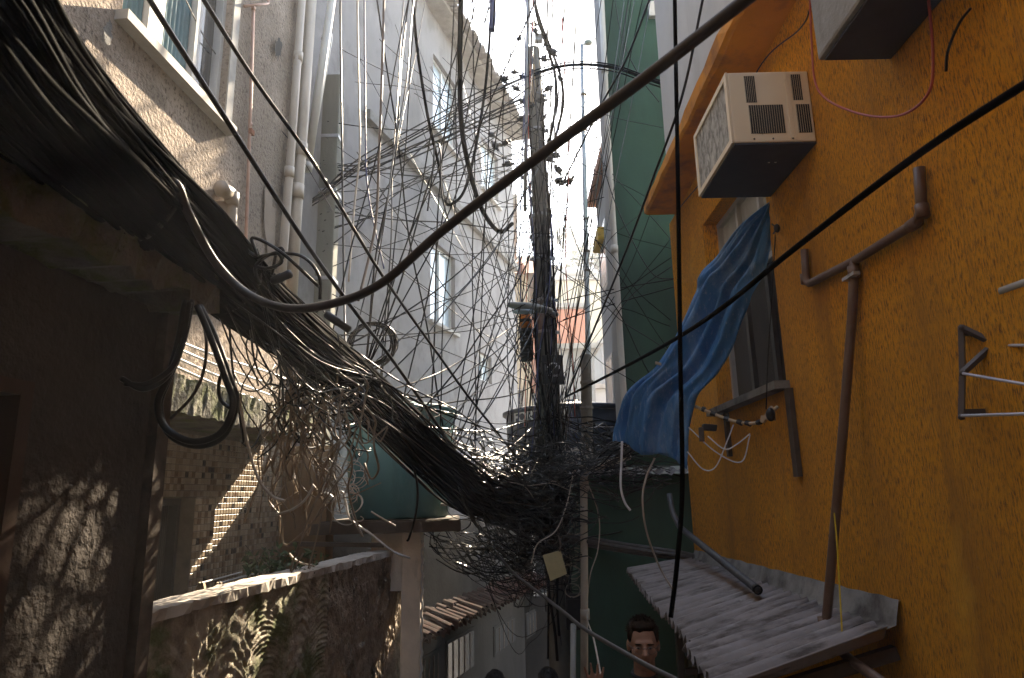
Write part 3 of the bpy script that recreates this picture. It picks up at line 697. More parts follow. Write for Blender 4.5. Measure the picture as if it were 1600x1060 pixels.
pipe('downpipe', 'pvc_white', grh, [at(896, 975, yp), at(894, 1250, yp)], .03)
for q in ((930, 30, .10, .10),):
    MB().bevel_box(at(1012, 20, gy) + arr((0, -.07, -.1)), (.09, 0, 0), (0, .07, 0), (0, 0, .22), .012).build('wall_box', 'aluminium', grh)

# ================================================================== THINGS
# ------------------------------------------------------------------ concrete utility pole and what hangs on it
PB = at(866, 800, 8.0); PTOP = at(833, 78, 8.0); pdir = nrm(PTOP - PB); PBASE = PB + pdir * ((gz(8) - 0.2 - PB[2]) / pdir[2])
def onpole(z_): return PB + pdir * ((z_ - PB[2]) / pdir[2])
up_ = thing('utility_pole', PBASE, 'round concrete utility pole at the centre, swamped in tangled wires', 'pole')
LP = float(np.linalg.norm(PTOP - PBASE))
MB().lathe(PBASE, [(.135, 0), (.125, LP * .35), (.105, LP * .7), (.088, LP), (.05, LP + .01)], 20, pdir).build('shaft', 'pole_concrete', up_, smooth=True)
for v in (150, 205, 250, 338, 371, 405, 470, 520, 700, 790, 850):
    c = at(850, v, 8.0); p = onpole(c[2]); r = .128 - .005 * max(0, c[2])
    b = MB().lathe(p - pdir * .022, [(r, 0), (r + .006, .004), (r + .006, .040), (r, .044)], 20, pdir).build('band', 'galvanised', up_, smooth=True)
    s = random.choice((-1, 1))
    for s in (-1, 1): MB().frame_box(p + arr((s * (r + .005) - (.05 if s < 0 else 0), -.02, -.018)), (.05, 0, 0), (0, .04, 0), (0, 0, .036)).build('bolt_lug', 'galvanised', b)
# steel riser strapped to the pole, running past its top
MB().tube([at(820, 330, 7.86), at(824, 90, 7.86), at(826, -60, 7.86)], .022, 8).build('steel_riser', 'galvanised', up_, smooth=True)
MB().frame_box(at(836, 62, 7.9), (.10, 0, 0), (0, .09, 0), (0, 0, .09)).build('top_bracket', 'galvanised', up_)
MB().frame_box(at(829, 160, 7.86), (.07, 0, 0), (0, .05, 0), (0, 0, .55)).build('riser_plate', 'pale_wood', up_)
for k in range(11):
    a0 = random.uniform(2.6, 6.8); z1 = random.uniform(3.4, 7.6); z0 = random.uniform(.6, 2.2); pts_ = []
    for q in range(16):
        zz = z1 + (z0 - z1) * q / 15; c_ = onpole(zz); a1 = a0 + .5 * math.sin(q * .7 + k); rr_ = .135 - .005 * zz + .012 + .01 * math.sin(q * 1.3 + k * 2)
        pts_.append(c_ + arr((rr_ * math.cos(a1), rr_ * math.sin(a1), 0)))
    MB().tube(spline(pts_, 34), random.uniform(.007, .017), 6).build('strapped_cable', random.choice(('black_cable', 'matt_black_cable', 'grey_cable')), up_, smooth=True)
# street lamp head
la = thing('street_lamp', at(868, 483, 7.9), 'grey street lamp head seen from below on the concrete pole', 'lamp')
c = at(826, 484, 7.55)
m = MB(); P = []
for i in range(15):
    t = i / 14; w = .085 * math.sin(math.pi * min(1, .12 + t * .80)) ** .6; h = .05 * math.sin(math.pi * min(1, .1 + t * .8)) ** .7
    q = c + arr((-.24 + .52 * t, -.10 + .25 * t, .04 - .02 * t))
    P.append([q + arr((0.3 * w * math.sin(a), w * math.cos(a), h * math.sin(a))) for a in np.linspace(0, 2 * math.pi, 15)])
m.grid([r_[::-1] for r_ in P]); m.build('housing', 'lamp_grey', la, smooth=True)
MB().ell(c + arr((-.06, -.02, -.028)), (.13, .06, .03)).build('diffuser', 'pale_glass', la, smooth=True)
MB().tube([c + arr((.2, .1, .02)), c + arr((.34, .25, .0)), onpole(c[2])], .025, 8).build('arm', 'galvanised', la, smooth=True)
# fibre splice closure
sc_ = thing('splice_closure', at(822, 560, 7.78), 'black ribbed splice closure with orange cap hanging left of the pole', 'closure')
A, B_ = at(824, 565, 7.78), at(820, 490, 7.78); ax = nrm(B_ - A); LL = float(np.linalg.norm(B_ - A))
MB().lathe(A, [(.055, 0), (.07, .02), (.072, LL * .66), (.06, LL * .68)], 16, ax).build('body', 'black_plastic', sc_, smooth=True)
for i in range(9): MB().lathe(A + ax * (LL * .06 + i * LL * .065), [(.071, 0), (.078, .006), (.078, .016), (.071, .022)], 16, ax).build('rib', 'black_plastic', sc_)
MB().lathe(A + ax * LL * .68, [(.066, 0), (.068, LL * .28), (.05, LL * .36), (.02, LL * .38)], 16, ax).build('cap', 'orange_plastic', sc_, smooth=True)
MB().lathe(A + ax * LL * .80, [(.069, 0), (.071, .004), (.071, .036), (.069, .04)], 16, ax).build('tape', 'black_plastic', sc_)
# black box with dial emblem
bx_ = thing('meter_box', at(864, 600, 7.80), 'black box with white dial emblem strapped to the pole', 'box')
A = at(848, 600, 7.82); wv_ = float(at(881, 600, 7.82)[0] - A[0]); hv = float(at(848, 555, 7.82)[2] - A[2])
MB().bevel_box(A, (wv_, 0, 0), (0, .12, 0), (0, 0, hv), .012).build('case', 'meter_box', bx_)
MB().box(A + arr((.01, -.004, .01)), A + arr((wv_ - .01, -.0005, hv * .9))).build('lid', 'black_plastic', bx_)
m = MB(); cx, cz_ = A[0] + wv_ * .54, A[2] + hv * .50
for i in range(12):
    t0, t1 = RAD(165 - i * 9), RAD(165 - (i + 1) * 9)
    m.add([(cx + r_ * math.cos(t), A[1] - .006, cz_ + r_ * math.sin(t)) for (r_, t) in ((.062, t0), (.078, t0), (.078, t1), (.062, t1))], [(0, 1, 2, 3)])
for i in range(4):
    t0, t1 = RAD(35 - i * 9), RAD(35 - (i + 1) * 9)
    m.add([(cx + r_ * math.cos(t), A[1] - .006, cz_ + r_ * math.sin(t)) for (r_, t) in ((.058, t0), (.080, t0), (.080, t1), (.058, t1))], [(0, 1, 2, 3)])
m.add([(cx - .05, A[1] - .006, cz_ - .055), (cx - .04, A[1] - .006, cz_ - .058), (cx + .045, A[1] - .006, cz_ + .045), (cx + .038, A[1] - .006, cz_ + .05)], [(0, 1, 2, 3)])
m.build('dial_emblem', 'letter_white', bx_)
def text_mesh(body, size, bold=0.0):
    cu = bpy.data.curves.new('t', 'FONT'); cu.body = body; cu.size = size; cu.align_x = 'CENTER'; cu.extrude = 0.0; cu.offset = bold; cu.resolution_u = 3
    o = bpy.data.objects.new('t', cu); COL.objects.link(o); bpy.context.view_layer.update()
    me = o.evaluated_get(bpy.context.evaluated_depsgraph_get()).to_mesh()
    vs = [arr(v.co) for v in me.vertices]; fs = [tuple(p.vertices) for p in me.polygons]
    bpy.data.objects.remove(o); return vs, fs
vs, fs = text_mesh('MEDIDOR', .030)
MB().add([(cx + v[0], A[1] - .006, cz_ - .088 + v[1]) for v in vs], fs).build('lettering', 'letter_white', bx_)
# cream plate and small boxes low on the pole
pl = thing('tin_plate', at(868, 905, 7.6), 'tilted cream rectangular plate fixed low on the pole', 'plate')
q = [at(848, 868, 6.92), at(876, 860, 6.96), at(886, 897, 6.96), at(860, 908, 6.92)]
dd3 = arr((0, .012, 0)); MB().add(q + [p + dd3 for p in q], [(0, 3, 2, 1), (4, 5, 6, 7), (0, 1, 5, 4), (1, 2, 6, 5), (2, 3, 7, 6), (3, 0, 4, 7)]).build('sheet', 'plate_cream', pl)
MB().tube([at(874, 862, 6.95), at(876, 850, 6.95), at(868, 820, 7.7)], .008, 5).build('hook', 'rusty_steel', pl)
jb = thing('junction_box', at(897, 985, 7.6), 'small black junction box right of the lower pole', 'box')
MB().bevel_box(at(886, 985, 7.7), (.16, 0, 0), (0, .12, 0), (0, 0, .36), .01).build('case', 'meter_box', jb)
MB().bevel_box(at(888, 975, 7.69), (.13, 0, 0), (0, .012, 0), (0, 0, .24), .003).build('lid', 'black_plastic', jb)

# connectors clamped on the wires round the pole top
cons = [(340, 170), (400, 245), (440, 290), (390, 325), (480, 435), (410, 490), (270, 425), (235, 490), (170, 440), (225, 400), (265, 560), (325, 585), (420, 880), (455, 860),
        (470, 940), (530, 1000), (280, 985), (100, 745), (175, 790), (120, 805), (190, 905), (375, 555), (385, 650), (490, 1010), (270, 655), (430, 860), (470, 1000), (335, 135), (250, 215)]
proto = thing('cable_connector', (0, 0, 0), 'small black connector clamped on the wires around the pole top', 'connector', 'connectors on the pole wires')
MB().bevel_box((-.028, -.025, -.02), (.056, 0, 0), (0, .05, 0), (0, 0, .04), .008).build('clamp', 'black_plastic', proto)
MB().tube([(0, 0, .0), (0.01, 0, .055)], .009, 6).build('bolt', 'rusty_steel', proto)
MB().tube([(-.055, 0, .008), (.055, .01, -.008)], .011, 6).build('cap', 'black_plastic', proto)
def clone(o, parent=None):
    c_ = o.copy(); COL.objects.link(c_); c_.parent = parent
    for ch in list(o.children): clone(ch, c_)
    return c_
for k, (x, y) in enumerate(cons):
    o = proto if k == 0 else clone(proto)
    o.location = at(740 + x / 3.535, y / 3.535, 7.75 + random.uniform(-.25, .25)); o.rotation_euler = [random.uniform(-.9, .9) for _ in range(3)]; s = random.uniform(.95, 1.5); o.scale = (s, s, s)
    o['label'] = 'small black connector clamped on the wires around the pole top'

# thin mast and timber post behind the pole
ms = thing('thin_mast', (*at(922, 700, 9.4)[:2], -1.5), 'thin grey metal mast right of the pole with a small lamp on top', 'mast')
MB().tube([at(926, 900, 9.4), at(922, 700, 9.4), at(916, 400, 9.4), at(909, 70, 9.4)], [.045, .04, .036, .03], 10).build('shaft', 'galvanised', ms, smooth=True)
for v in (150, 205, 345, 395, 425): c = at(910 + (v - 70) * .0206, v, 9.4); MB().lathe(c, [(.04, 0), (.046, .005), (.046, .03), (.04, .035)], 10).build('band', 'rusty_steel', ms)
MB().ell(at(919, 67, 9.4), (.07, .05, .05)).build('lamp_head', 'lamp_grey', ms, smooth=True)
MB().tube([at(909, 72, 9.4), at(916, 68, 9.4)], .014, 6).build('lamp_arm', 'galvanised', ms)
tp = thing('timber_post', (*at(917, 700, 9.2)[:2], -1.5), 'thick weathered timber post behind the wires right of the pole', 'post')
MB().tube([at(921, 1000, 9.2), at(918, 720, 9.2), at(916, 590, 9.2), at(915, 555, 9.2)], [.08, .08, .075, .07], 9).build('shaft', 'old_wood', tp, smooth=True)
for v in (600, 640, 690): MB().lathe(at(917, v, 9.2), [(.09, 0), (.094, .01), (.094, .03), (.09, .04)], 9).build('wire_binding', 'rusty_steel', tp)
sq = thing('square_pole', (*at(502, 460, 7.35)[:2], -1.2), 'old square concrete pole beside the slanting white pipes', 'pole')
a_, b_ = at(487, 520, 7.35), at(517, 520, 7.35); wq = float(b_[0] - a_[0]); tz = float(at(500, 120, 7.35)[2])
MB().bevel_box((a_[0], 7.3, -1.2), (wq, 0, 0), (0, wq, 0), (0, 0, tz + 1.2), .02).build('shaft', 'square_pole', sq)
for v in (437, 300, 215): MB().box((a_[0] - .012, 7.29, at(500, v, 7.3)[2]), (a_[0] + wq + .012, 7.3 + wq + .012, at(500, v, 7.3)[2] + .04)).build('band', 'galvanised', sq)

# ------------------------------------------------------------------ water tanks
tc_ = (at(545, 700, 7.25) + at(706, 700, 7.25)) / 2
tk = thing('water_tank', (tc_[0], 7.25, 2.20), 'teal fibreglass water tank standing on the dark deck', 'tank')
R1 = float(at(706, 700, 7.25)[0] - at(545, 700, 7.25)[0]) / 2
zt = float(at(690, 640, 7.25)[2])
MB().lathe((tc_[0], 7.25, 2.205), [(R1 * .88, 0), (R1 * .93, .02), (R1 * .99, (zt - 2.2) * .5), (R1 * 1.04, (zt - 2.2) * .93), (R1 * 1.05, zt - 2.23), (R1 * 1.0, zt - 2.22)], 48).build('body', 'tank_teal', tk, smooth=True)
MB().lathe((tc_[0], 7.25, zt - .07), [(R1 * 1.045, 0), (R1 * 1.10, .015), (R1 * 1.115, .04), (R1 * 1.10, .07), (R1 * 1.0, .085), (R1 * .2, .16)], 48).build('rim', 'tank_teal', tk, smooth=True)
MB().tube(elbowed([(tc_[0] + R1 * .85, 6.95, 2.33), (tc_[0] + R1 * 1.12, 6.9, 2.33), (tc_[0] + R1 * 1.12, 6.9, 3.1)], .02), .014, 8).build('float_pipe', 'pvc_white', tk, smooth=True)
dk = thing('tank_deck', (-1.2, 7.2, -.5), 'dark timber and concrete deck on a pale pillar holding the teal tank', 'deck')
dl = at(505, 822, 6.75)[0]; drr = at(702, 822, 6.75)[0]
MB().box((dl, 6.62, 2.10), (drr, 7.95, 2.20)).build('slab', 'old_wood', dk)
MB().bar((dl - .1, 6.60, 2.13), (drr + .12, 6.60, 2.14), .05, .10).build('edge_beam', 'old_wood', dk)
pz = at(627, 900, 6.72)[0], at(657, 900, 6.72)[0]
m = MB(); m.bevel_box((pz[0], 6.72, -.6), (pz[1] - pz[0], 0, 0), (0, .2, 0), (0, 0, 2.69), .012); m.build('pillar', 'pale_concrete', dk)
MB().box((pz[0] - .3, 6.78, 1.55), (pz[0] - .003, 6.9, 2.09)).build('infill', 'pale_concrete', dk)
m = MB(); m.tube([(pz[1] + .012 + .008 * math.cos(k * 1.4), 6.735, -.6 + k * .03) for k in range(88)], .012, 6); m.build('rope', 'white_wire', dk, smooth=True)
MB().bar(at(452, 850, 6.5), at(600, 852, 6.5), .05, .04).build('rail', 'old_wood', dk)

bt = thing('blue_tank', (.95, 10.75, 2.55), 'dark blue round water tank with white FORTLEV lettering behind the pole', 'tank')
c0 = at(895, 690, 10.75); RB = float(at(1000, 690, 10.75)[0] - at(796, 690, 10.75)[0]) / 2; zb_, zt_ = 2.56, float(at(840, 638, 9.75)[2])
MB().lathe((c0[0], 10.75, zb_), [(RB * .9, 0), (RB * .96, .04), (RB, (zt_ - zb_) * .6), (RB * 1.02, zt_ - zb_)], 56).build('body', 'tank_blue', bt, smooth=True)
MB().lathe((c0[0], 10.75, zt_), [(RB * 1.03, -.02), (RB * 1.07, 0), (RB * 1.07, .04), (RB * .98, .07), (RB * .55, .14), (RB * .12, .18), (RB * .1, .24)], 56).build('lid', 'tank_blue', bt, smooth=True)
vs, fs = text_mesh('FORTLEV', .23, .007)
t0 = math.atan2(-1, -.68); zz0 = float(at(815, 658, 9.9)[2])
m = MB(); rr_ = RB * 1.035
m.add([(c0[0] + rr_ * math.cos(t0 + v[0] / rr_), 10.75 + rr_ * math.sin(t0 + v[0] / rr_), zz0 + v[1]) for v in vs], fs); m.build('lettering', 'letter_white', bt)
th = thing('tank_house', (1.4, 11, -3), 'dark low block carrying the blue tank behind the pole', 'building')
MB().box((.55, 9.8, -3), (2.6, 12, 2.44)).build('wall', 'far_grey', th)
MB().box((c0[0] - RB - .1, 9.65, 2.442), (2.7, 12, 2.555)).build('slab', 'concrete', th)

# ------------------------------------------------------------------ pipes on the stuccoed house
def wpt(u, v, d): s, z_ = sz(u, v, LO, LA, d); return wp(LO, LA, LN, s, z_, d)
dp = thing('downpipe', wpt(444, 430, .07), 'cream downpipe running down the far corner of the stucco house', 'pipe')
pipe('pipe_run', 'pvc', dp, [wpt(474, -30, .07), wpt(459, 180, .07), wpt(444, 380, .07), wpt(438, 470, .07)], .042, 10, None, [(wpt(466, 90, .07), UP), (wpt(452, 270, .07), UP)])
dp2 = thing('downpipe', wpt(452, 430, .05), 'stained wide downpipe on the outer corner of the stucco house', 'pipe')
pipe('pipe_run', 'pvc', dp2, [wpt(488, -20, .10), wpt(474, 180, .10), wpt(463, 330, .10), wpt(455, 470, .10)], .058, 12, None, [(wpt(470, 235, .10), UP), (wpt(464, 300, .10), UP)])
for k, (q0, q1, lb) in enumerate((((523, -30), (480, 262), 'long slanting white pipe from the stucco corner past the square pole'), ((516, 55), (479, 258), 'short slanting white pipe with open elbow end beside the longer one'))):
    sp_ = thing('slanting_pipe', at(*q1, 6.75), lb, 'pipe'); yy = 6.70 + .12 * k
    if k == 0: pts = [at(*q0, yy), at(*q1, yy)]
    else: pts = elbowed([at(507, 62, yy + .2), at(515, 52, yy), at(*q1, yy)], .04)
    pipe('pipe_run', 'pvc_white', sp_, pts, .046, 12); MB().lathe(at(*q1, yy), [(.056, -.04), (.056, .05)], 12, nrm(at(*q0, yy) - at(*q1, yy))).build('coupling', 'pvc_white', sp_, smooth=True)
cc = thing('copper_conduit', wpt(384, 370, .03), 'thin copper-coloured conduit with tee running down the stucco wall', 'pipe')
pipe('pipe_run', 'copper_conduit', cc, [wpt(396, 12, .03), wpt(391, 180, .03), wpt(384, 380, .03), wpt(381, 470, .03)], .0155, 8, None, [(wpt(391, 195, .03), UP), (wpt(396, 14, .03), UP)])
pipe('branch', 'copper_conduit', cc, elbowed([wpt(382, 10, .03), wpt(419, 6, .03), wpt(421, -20, .03)], .012), .013, 8)
MB().bevel_box(wpt(388, 208, .03), LA * .06, LN * .03, UP * .05, .006).build('clip', 'terracotta', cc)
eb = thing('elbow_pipe', wpt(362, 370, .1), 'fat cream pipe elbowing out of the stucco wall above the bundle', 'pipe')
pipe('pipe_run', 'pvc', eb, elbowed([wpt(344, 302, -.02), wpt(346, 298, .11), wpt(362, 298, .12), wpt(360, 380, .12), wpt(356, 460, .12)], .045), .046, 12, None, [(wpt(362, 312, .12), UP), (wpt(350, 297, .115), LA)])
pipe('backing_pipe', 'pvc', eb, [wpt(347, 318, .05), wpt(343, 460, .05)], .065, 12)
# four white conduits along the ledge
for k, (v0, v1) in enumerate(((520, 590), (531, 608), (546, 625), (560, 640))):
    c1 = [wpt(245, v0, .30 + .02 * k), wpt(340, (v0 + v1) / 2 + 2, .30 + .02 * k), wpt(425, v1 - 6, .30 + .02 * k), wpt(470, v1 + 14, .36)]
    o = MB().tube(spline(c1, 16), .009, 6).build('white_conduit', 'white_wire', smooth=True)
    tag(o, ['topmost', 'second', 'third', 'lowest'][k] + ' of the sunlit white wires running along the mossy ledge', 'wire', 'white wires along the ledge')

# ------------------------------------------------------------------ air conditioner
ac = thing('air_conditioner', (1.56, 4.0, 4.36), 'beige box air conditioner with black vents jutting from the orange wall', 'air conditioner')
X0, X1, Y0, Y1, Z0, Z1 = 1.315, 1.795, 3.62, 4.36, 4.375, 4.835
MB().bevel_box((X0, Y0, Z0), (X1 - X0, 0, 0), (0, Y1 - Y0, 0), (0, 0, Z1 - Z0), .010).build('shell', 'ac_shell', ac)
def fu(t): return X0 + (X1 - X0) * t
def fz(t): return Z1 - (Z1 - Z0) * t
for (a, b, c, d, n_) in ((.20, .33, .06, .44, 6), (.22, .64, .48, .88, 15), (.78, .90, .05, .42, 5), (.80, .965, .48, .88, 6)):
    g = MB().box((fu(a), Y0 - .002, fz(d)), (fu(b), Y0 - .0005, fz(c))).build('side_grille', 'black_void', ac)
    for i in range(n_ + 1):
        x = fu(a) + (fu(b) - fu(a)) * i / n_; MB().frame_box((x - .001, Y0 - .007, fz(d)), (.0018, 0, 0), (0.002, .005, 0), (0, 0, fz(c) - fz(d))).build('fin', 'ac_shell', g)
MB().box((fu(.70), Y0 - .005, fz(.95)), (fu(.735), Y0 - .0005, fz(.04))).build('seam_rib', 'ac_shell', ac)
MB().box((fu(.755), Y0 - .004, fz(.95)), (fu(.765), Y0 - .0005, fz(.04))).build('seam_rib', 'ac_shell', ac)
for t in (.25, .48, .72): MB().ell((fu(t), Y0 - .001, fz(.955)), (.006, .003, .006), 8, 6).build('screw', 'rusty_steel', ac)
m = MB(); x = X0 - .012
for q in ((Y0, Y0 + .04, Z0, Z1), (Y1 - .04, Y1, Z0, Z1), (Y0 + .04, Y1 - .04, Z0, Z0 + .035), (Y0 + .04, Y1 - .04, Z1 - .035, Z1)): m.box((x, q[0], q[2]), (X0 - .0005, q[1], q[3]))
m.build('coil_frame', 'ac_shell', ac)
cl = MB().box((X0 - .004, Y0 + .04, Z0 + .035), (X0 - .0008, Y1 - .04, Z1 - .035)).build('coil', 'ac_coil', ac)
MB().box((X0 + .005, Y0 + .005, Z0 - .012), (X1, Y1 - .005, Z0 - .001)).build('base_pan', 'ac_bottom', ac)
for q in (.02, .06): MB().ell((1.58 + q, 3.85, Z0 - .013), (.008, .006, .003), 8, 6).build('drain_hole', 'letter_white', ac)

# ------------------------------------------------------------------ blue tarpaulin
TL = [(1205, 318, 4.42), (1161, 355, 4.62), (1122, 405, 4.80), (1097, 432, 4.9), (1088, 460, 4.98), (1064, 511, 5.05), (1030, 572, 5.12), (983, 612, 5.2), (962, 665, 5.25), (958, 690, 5.25)]
TR = [(1209, 322, 4.42), (1207, 372, 4.45), (1200, 420, 4.5), (1182, 456, 4.55), (1166, 492, 4.62), (1148, 535, 4.7), (1120, 585, 4.8), (1088, 626, 4.9), (1078, 680, 4.98), (1074, 727, 5.02)]
lp = spline([at(*q) for q in TL], 92); rp = spline([at(*q) for q in TR], 92)
P = []
for i in range(92):
    row = []
    t = i / 91
    for j in range(81):
        s = j / 80; p = lp[i] + (rp[i] - lp[i]) * s
        fold = math.sin(s * 23 + t * 2.5 + 1.5 * mnoise.noise(Vector((s * 2, t * 3, 7)))) * .034 + math.sin(s * 9 - t * 3 + 1) * .045 + math.sin(s * 41 + t * 7) * .014
        fold *= math.sin(math.pi * min(1, .08 + s * .92)) ** .5 * (0.35 + .65 * math.sin(math.pi * min(1, t * .85 + .05)))
        cr = .05 * abs(mnoise.noise(Vector((s * 5 + t * 2, t * 3.2, 11)))) + .03 * abs(mnoise.noise(Vector((s * 12 - t * 5, t * 7, 21)))) + .014 * abs(mnoise.noise(Vector((s * 25, t * 18, 31))))
        belly = cr + .10 * math.sin(math.pi * t) * math.sin(math.pi * s) + .05 * mnoise.noise(Vector((s * 3, t * 4, 1))) + .018 * mnoise.noise(Vector((s * 9, t * 13, 4)))
        if i == 91: p = p + arr((0, 0, .03 * math.sin(s * 11)))
        row.append(p + arr((-.75, -.65, .1)) * (fold + belly * .6))
    P.append(row)
tpn = thing('blue_tarp', at(1010, 720, 5.2), 'blue woven tarpaulin hanging out from the orange house window', 'tarp')
cl_ = MB().grid(P).build('sheet', 'blue_tarp', tpn, smooth=True)
md = cl_.modifiers.new('thick', 'SOLIDIFY'); md.thickness = .003
MB().tube(lp, .006, 6).build('hem', 'blue_tarp', tpn, smooth=True)
pg = MB().bevel_box(at(1024, 569, 5.06), (.085, .02, -.02), (0, .02, 0), (0.003, 0, .022), .004).build('clothes_peg', 'pale_wood'); tag(pg, 'wooden clothes peg clipped on the tarpaulin upper edge', 'peg')

# ------------------------------------------------------------------ brown conduit on the orange wall
bc = thing('brown_conduit', onx(1335, 408, 1.76), 'brown steel conduit branching over the orange wall down to the awning', 'pipe')
X = 1.765
pipe('branch_run', 'brown_pipe', bc, elbowed([onx(1436, 262, X), onx(1441, 342, X), onx(1335, 408, X), onx(1260, 446, X), onx(1257, 390, X)], .03), .023, 10, None,
     [(onx(1441, 330, X), UP), (onx(1428, 350, X), OA), (onx(1258, 436, X), UP)])
b0 = at(1290, 1000, 3.78)
pipe('drop_run', 'brown_pipe', bc, elbowed([onx(1335, 408, X), onx(1331, 500, X), at(1315, 700, 3.55), b0 + arr((0, 0, .02)), b0 + arr((-.0, -.25, -.04)), b0 + arr((-.05, -1.2, -.1))], .03), .024, 10, None, [(onx(1334, 425, X), UP), (b0 + arr((0, 0, .08)), UP)])
MB().box(onx(1325, 432, X) + arr((0, 0, -.012)), onx(1345, 432, X) + arr((-.035, 0, .012))).build('clamp', 'aluminium', bc)
ys_ = MB().tube(spline([at(1303, 796, 3.62), at(1308, 850, 3.58), at(1312, 920, 3.56), at(1317, 1010, 3.5)], 20), .004, 5).build('yellow_string', 'yellow_string', smooth=True); tag(ys_, 'yellow string tied round the brown pipe above the awning', 'string')

# red cable loop, dangling black tail
def cable(name, label, pts, r, mt, cat='cable', group=None, n=None, sides=7):
    P_ = [at(*q) if len(q) == 3 and not isinstance(q, np.ndarray) else q for q in pts]
    o = MB().tube(spline(P_, n or max(14, 9 * len(P_))), r, sides).build(name, mt, smooth=True); return tag(o, label, cat, group)
cable('red_cable', 'thin red cable looping below the concrete ledge on the orange wall', [onx(1265, -30, 1.74), onx(1268, 60, 1.72), onx(1278, 140, 1.72), onx(1330, 174, 1.73), onx(1400, 182, 1.73), onx(1448, 150, 1.73), onx(1458, 90, 1.73), onx(1448, -30, 1.74)], .006, 'red_cable')
cable('cable_tail', 'short black cable tail sticking out of the orange wall', [onx(1478, 112, 1.74), onx(1481, 80, 1.73), onx(1498, 38, 1.73), onx(1516, 14, 1.79)], .0055, 'black_cable')
cable('wall_wire', 'thin black wire slanting along the soffit toward the air conditioner', [onx(1267, 10, 1.76), onx(1250, 45, 1.75), onx(1185, 108, 1.75), onx(1120, 250, 1.75), onx(1062, 325, 1.75)], .005, 'black_cable')

# ------------------------------------------------------------------ folding drying rack, right edge
rk = thing('drying_rack', at(1503, 655, 2.6), 'folding drying rack with dark crossed arms and pale rods on the orange wall', 'rack')
def flat(a, b, w=.028, t=.012, nm='arm'): MB().bar(a, b, t, w, up=(0, 0, 1)).build(nm, 'rack_metal', rk)
mat('rack_metal', (0.075, 0.062, 0.062), .15, 10, .5)
mat('rack_rod', (0.50, 0.50, 0.56), .06, 10, .35)
A, A2, B_ = at(1502, 512, 2.62), at(1504, 583, 2.62), at(1502, 655, 2.62)
for p, q in ((A, A2), (A2, B_)): MB().tube([p, q], .014, 4).build('upright', 'rack_metal', rk)
for p, q, yy in (((1502, 512), (1650, 583), 2.40), ((1504, 583), (1650, 448), 2.40)): MB().tube([at(*p, 2.60), at(*q, yy)], .0135, 4).build('arm', 'rack_metal', rk)
for p, q in (((1554, 540), (1660, 540)), ((1505, 584), (1660, 611)), ((1503, 650), (1660, 645))): MB().tube([at(*p, 2.54), at(*q, 2.1)], .0055, 8).build('rod', 'rack_rod', rk, smooth=True)
for q in ((1502, 520), (1502, 645)): p = at(*q, 2.62); MB().box((p[0], p[1] - .012, p[2] - .012), (1.80, p[1] + .012, p[2] + .012)).build('wall_stub', 'rack_metal', rk)
for q in ((1502, 512), (1504, 583), (1502, 652), (1554, 540)): MB().ell(at(*q, 2.56), (.012, .012, .012), 8, 6).build('rivet', 'rack_metal', rk)
st = thing('wall_bracket', at(1585, 452, 2.5), 'stubby grey wooden bracket stick at the right edge above the rack', 'bracket')
MB().tube([at(1566, 455, 2.42), at(1640, 430, 2.2)], [.017, .019], 9).build('stick', 'stone_sill', st, smooth=True)
MB().box(at(1600, 480, 2.36), at(1625, 455, 2.44)).build('foot', 'rusty_steel', st)

# ------------------------------------------------------------------ corrugated awning
aw = thing('corrugated_awning', (1.3, 5.0, 1.6), 'weathered grey corrugated awning fixed low along the orange wall', 'awning')
pf = at(978, 893, 7.1); pn_ = onz(1110, 1060, 1.50); dro = (pn_ - pf) / (pn_[1] - pf[1])
def outer(y): return pf + dro * (y - pf[1])
def inner(y): return arr((1.70, y, 1.735))
y0 = 7.12; wsh = .98; k = 0
while y0 > 3.5:
    y1 = max(3.36, y0 - wsh - .07); P = []
    n_ = 60
    j1, j2, j3 = rng.normal(0, .02), rng.normal(0, .006), rng.normal(0, .008)
    for i in range(n_ + 1):
        y = y0 + (y1 - y0) * i / n_; w_ = .033 * math.sin((y) * 2 * math.pi / .128) + .007 * (k % 2) + j2
        a, b = outer(y), inner(y); row = []
        for t in (0, .25, .5, .75, 1): p = a + (b - a) * t; row.append(p + arr((-j1 * (1 - t) + (rng.normal(0, .004) if t == 0 else 0), 0, w_ + j3 * t)))
        P.append(row)
    o = MB().grid(P).build('roof_sheet', 'fibre_cement', aw, smooth=True); q = o.modifiers.new('thick', 'SOLIDIFY'); q.thickness = .008; q.offset = -1
    y0 -= wsh; k += 1
P = []
for i in range(240):
    y = 7.15 - 3.75 * i / 239; t = (7.15 - y) / 3.75; h = .10 + .05 * t + .008 * mnoise.noise(Vector((y * 6, 0, 0)))
    w_ = .033 * math.sin(y * 2 * math.pi / .128); e = .10 * mnoise.noise(Vector((y * 2.6, 3, 0))) + .035 * mnoise.noise(Vector((y * 14, 5, 0)))
    row = [(1.797, y, 1.735 + h), (1.785, y, 1.735 + h), (1.758, y, 1.775)]
    for x in (1.66, 1.55 - e * .5, 1.46 - e):
        k_ = (1.70 - x) / (1.70 - outer(y)[0]); zs_ = inner(y)[2] + (outer(y)[2] - inner(y)[2]) * k_
        f_ = (1.66 - x) / .2; row.append((x, y, zs_ + w_ * min(1, max(.15, f_)) + .026 * (1 - .55 * max(0, f_))))
    P.append(row)
MB().grid(P[::-1]).build('cement_flashing', 'cement_flashing', aw, smooth=True)
for y in (6.9, 5.7, 4.5, 3.5): MB().bar(outer(y) + arr((.05, 0, -.06)), (1.79, y, 1.64), .05, .06).build('rafter', 'old_wood', aw)
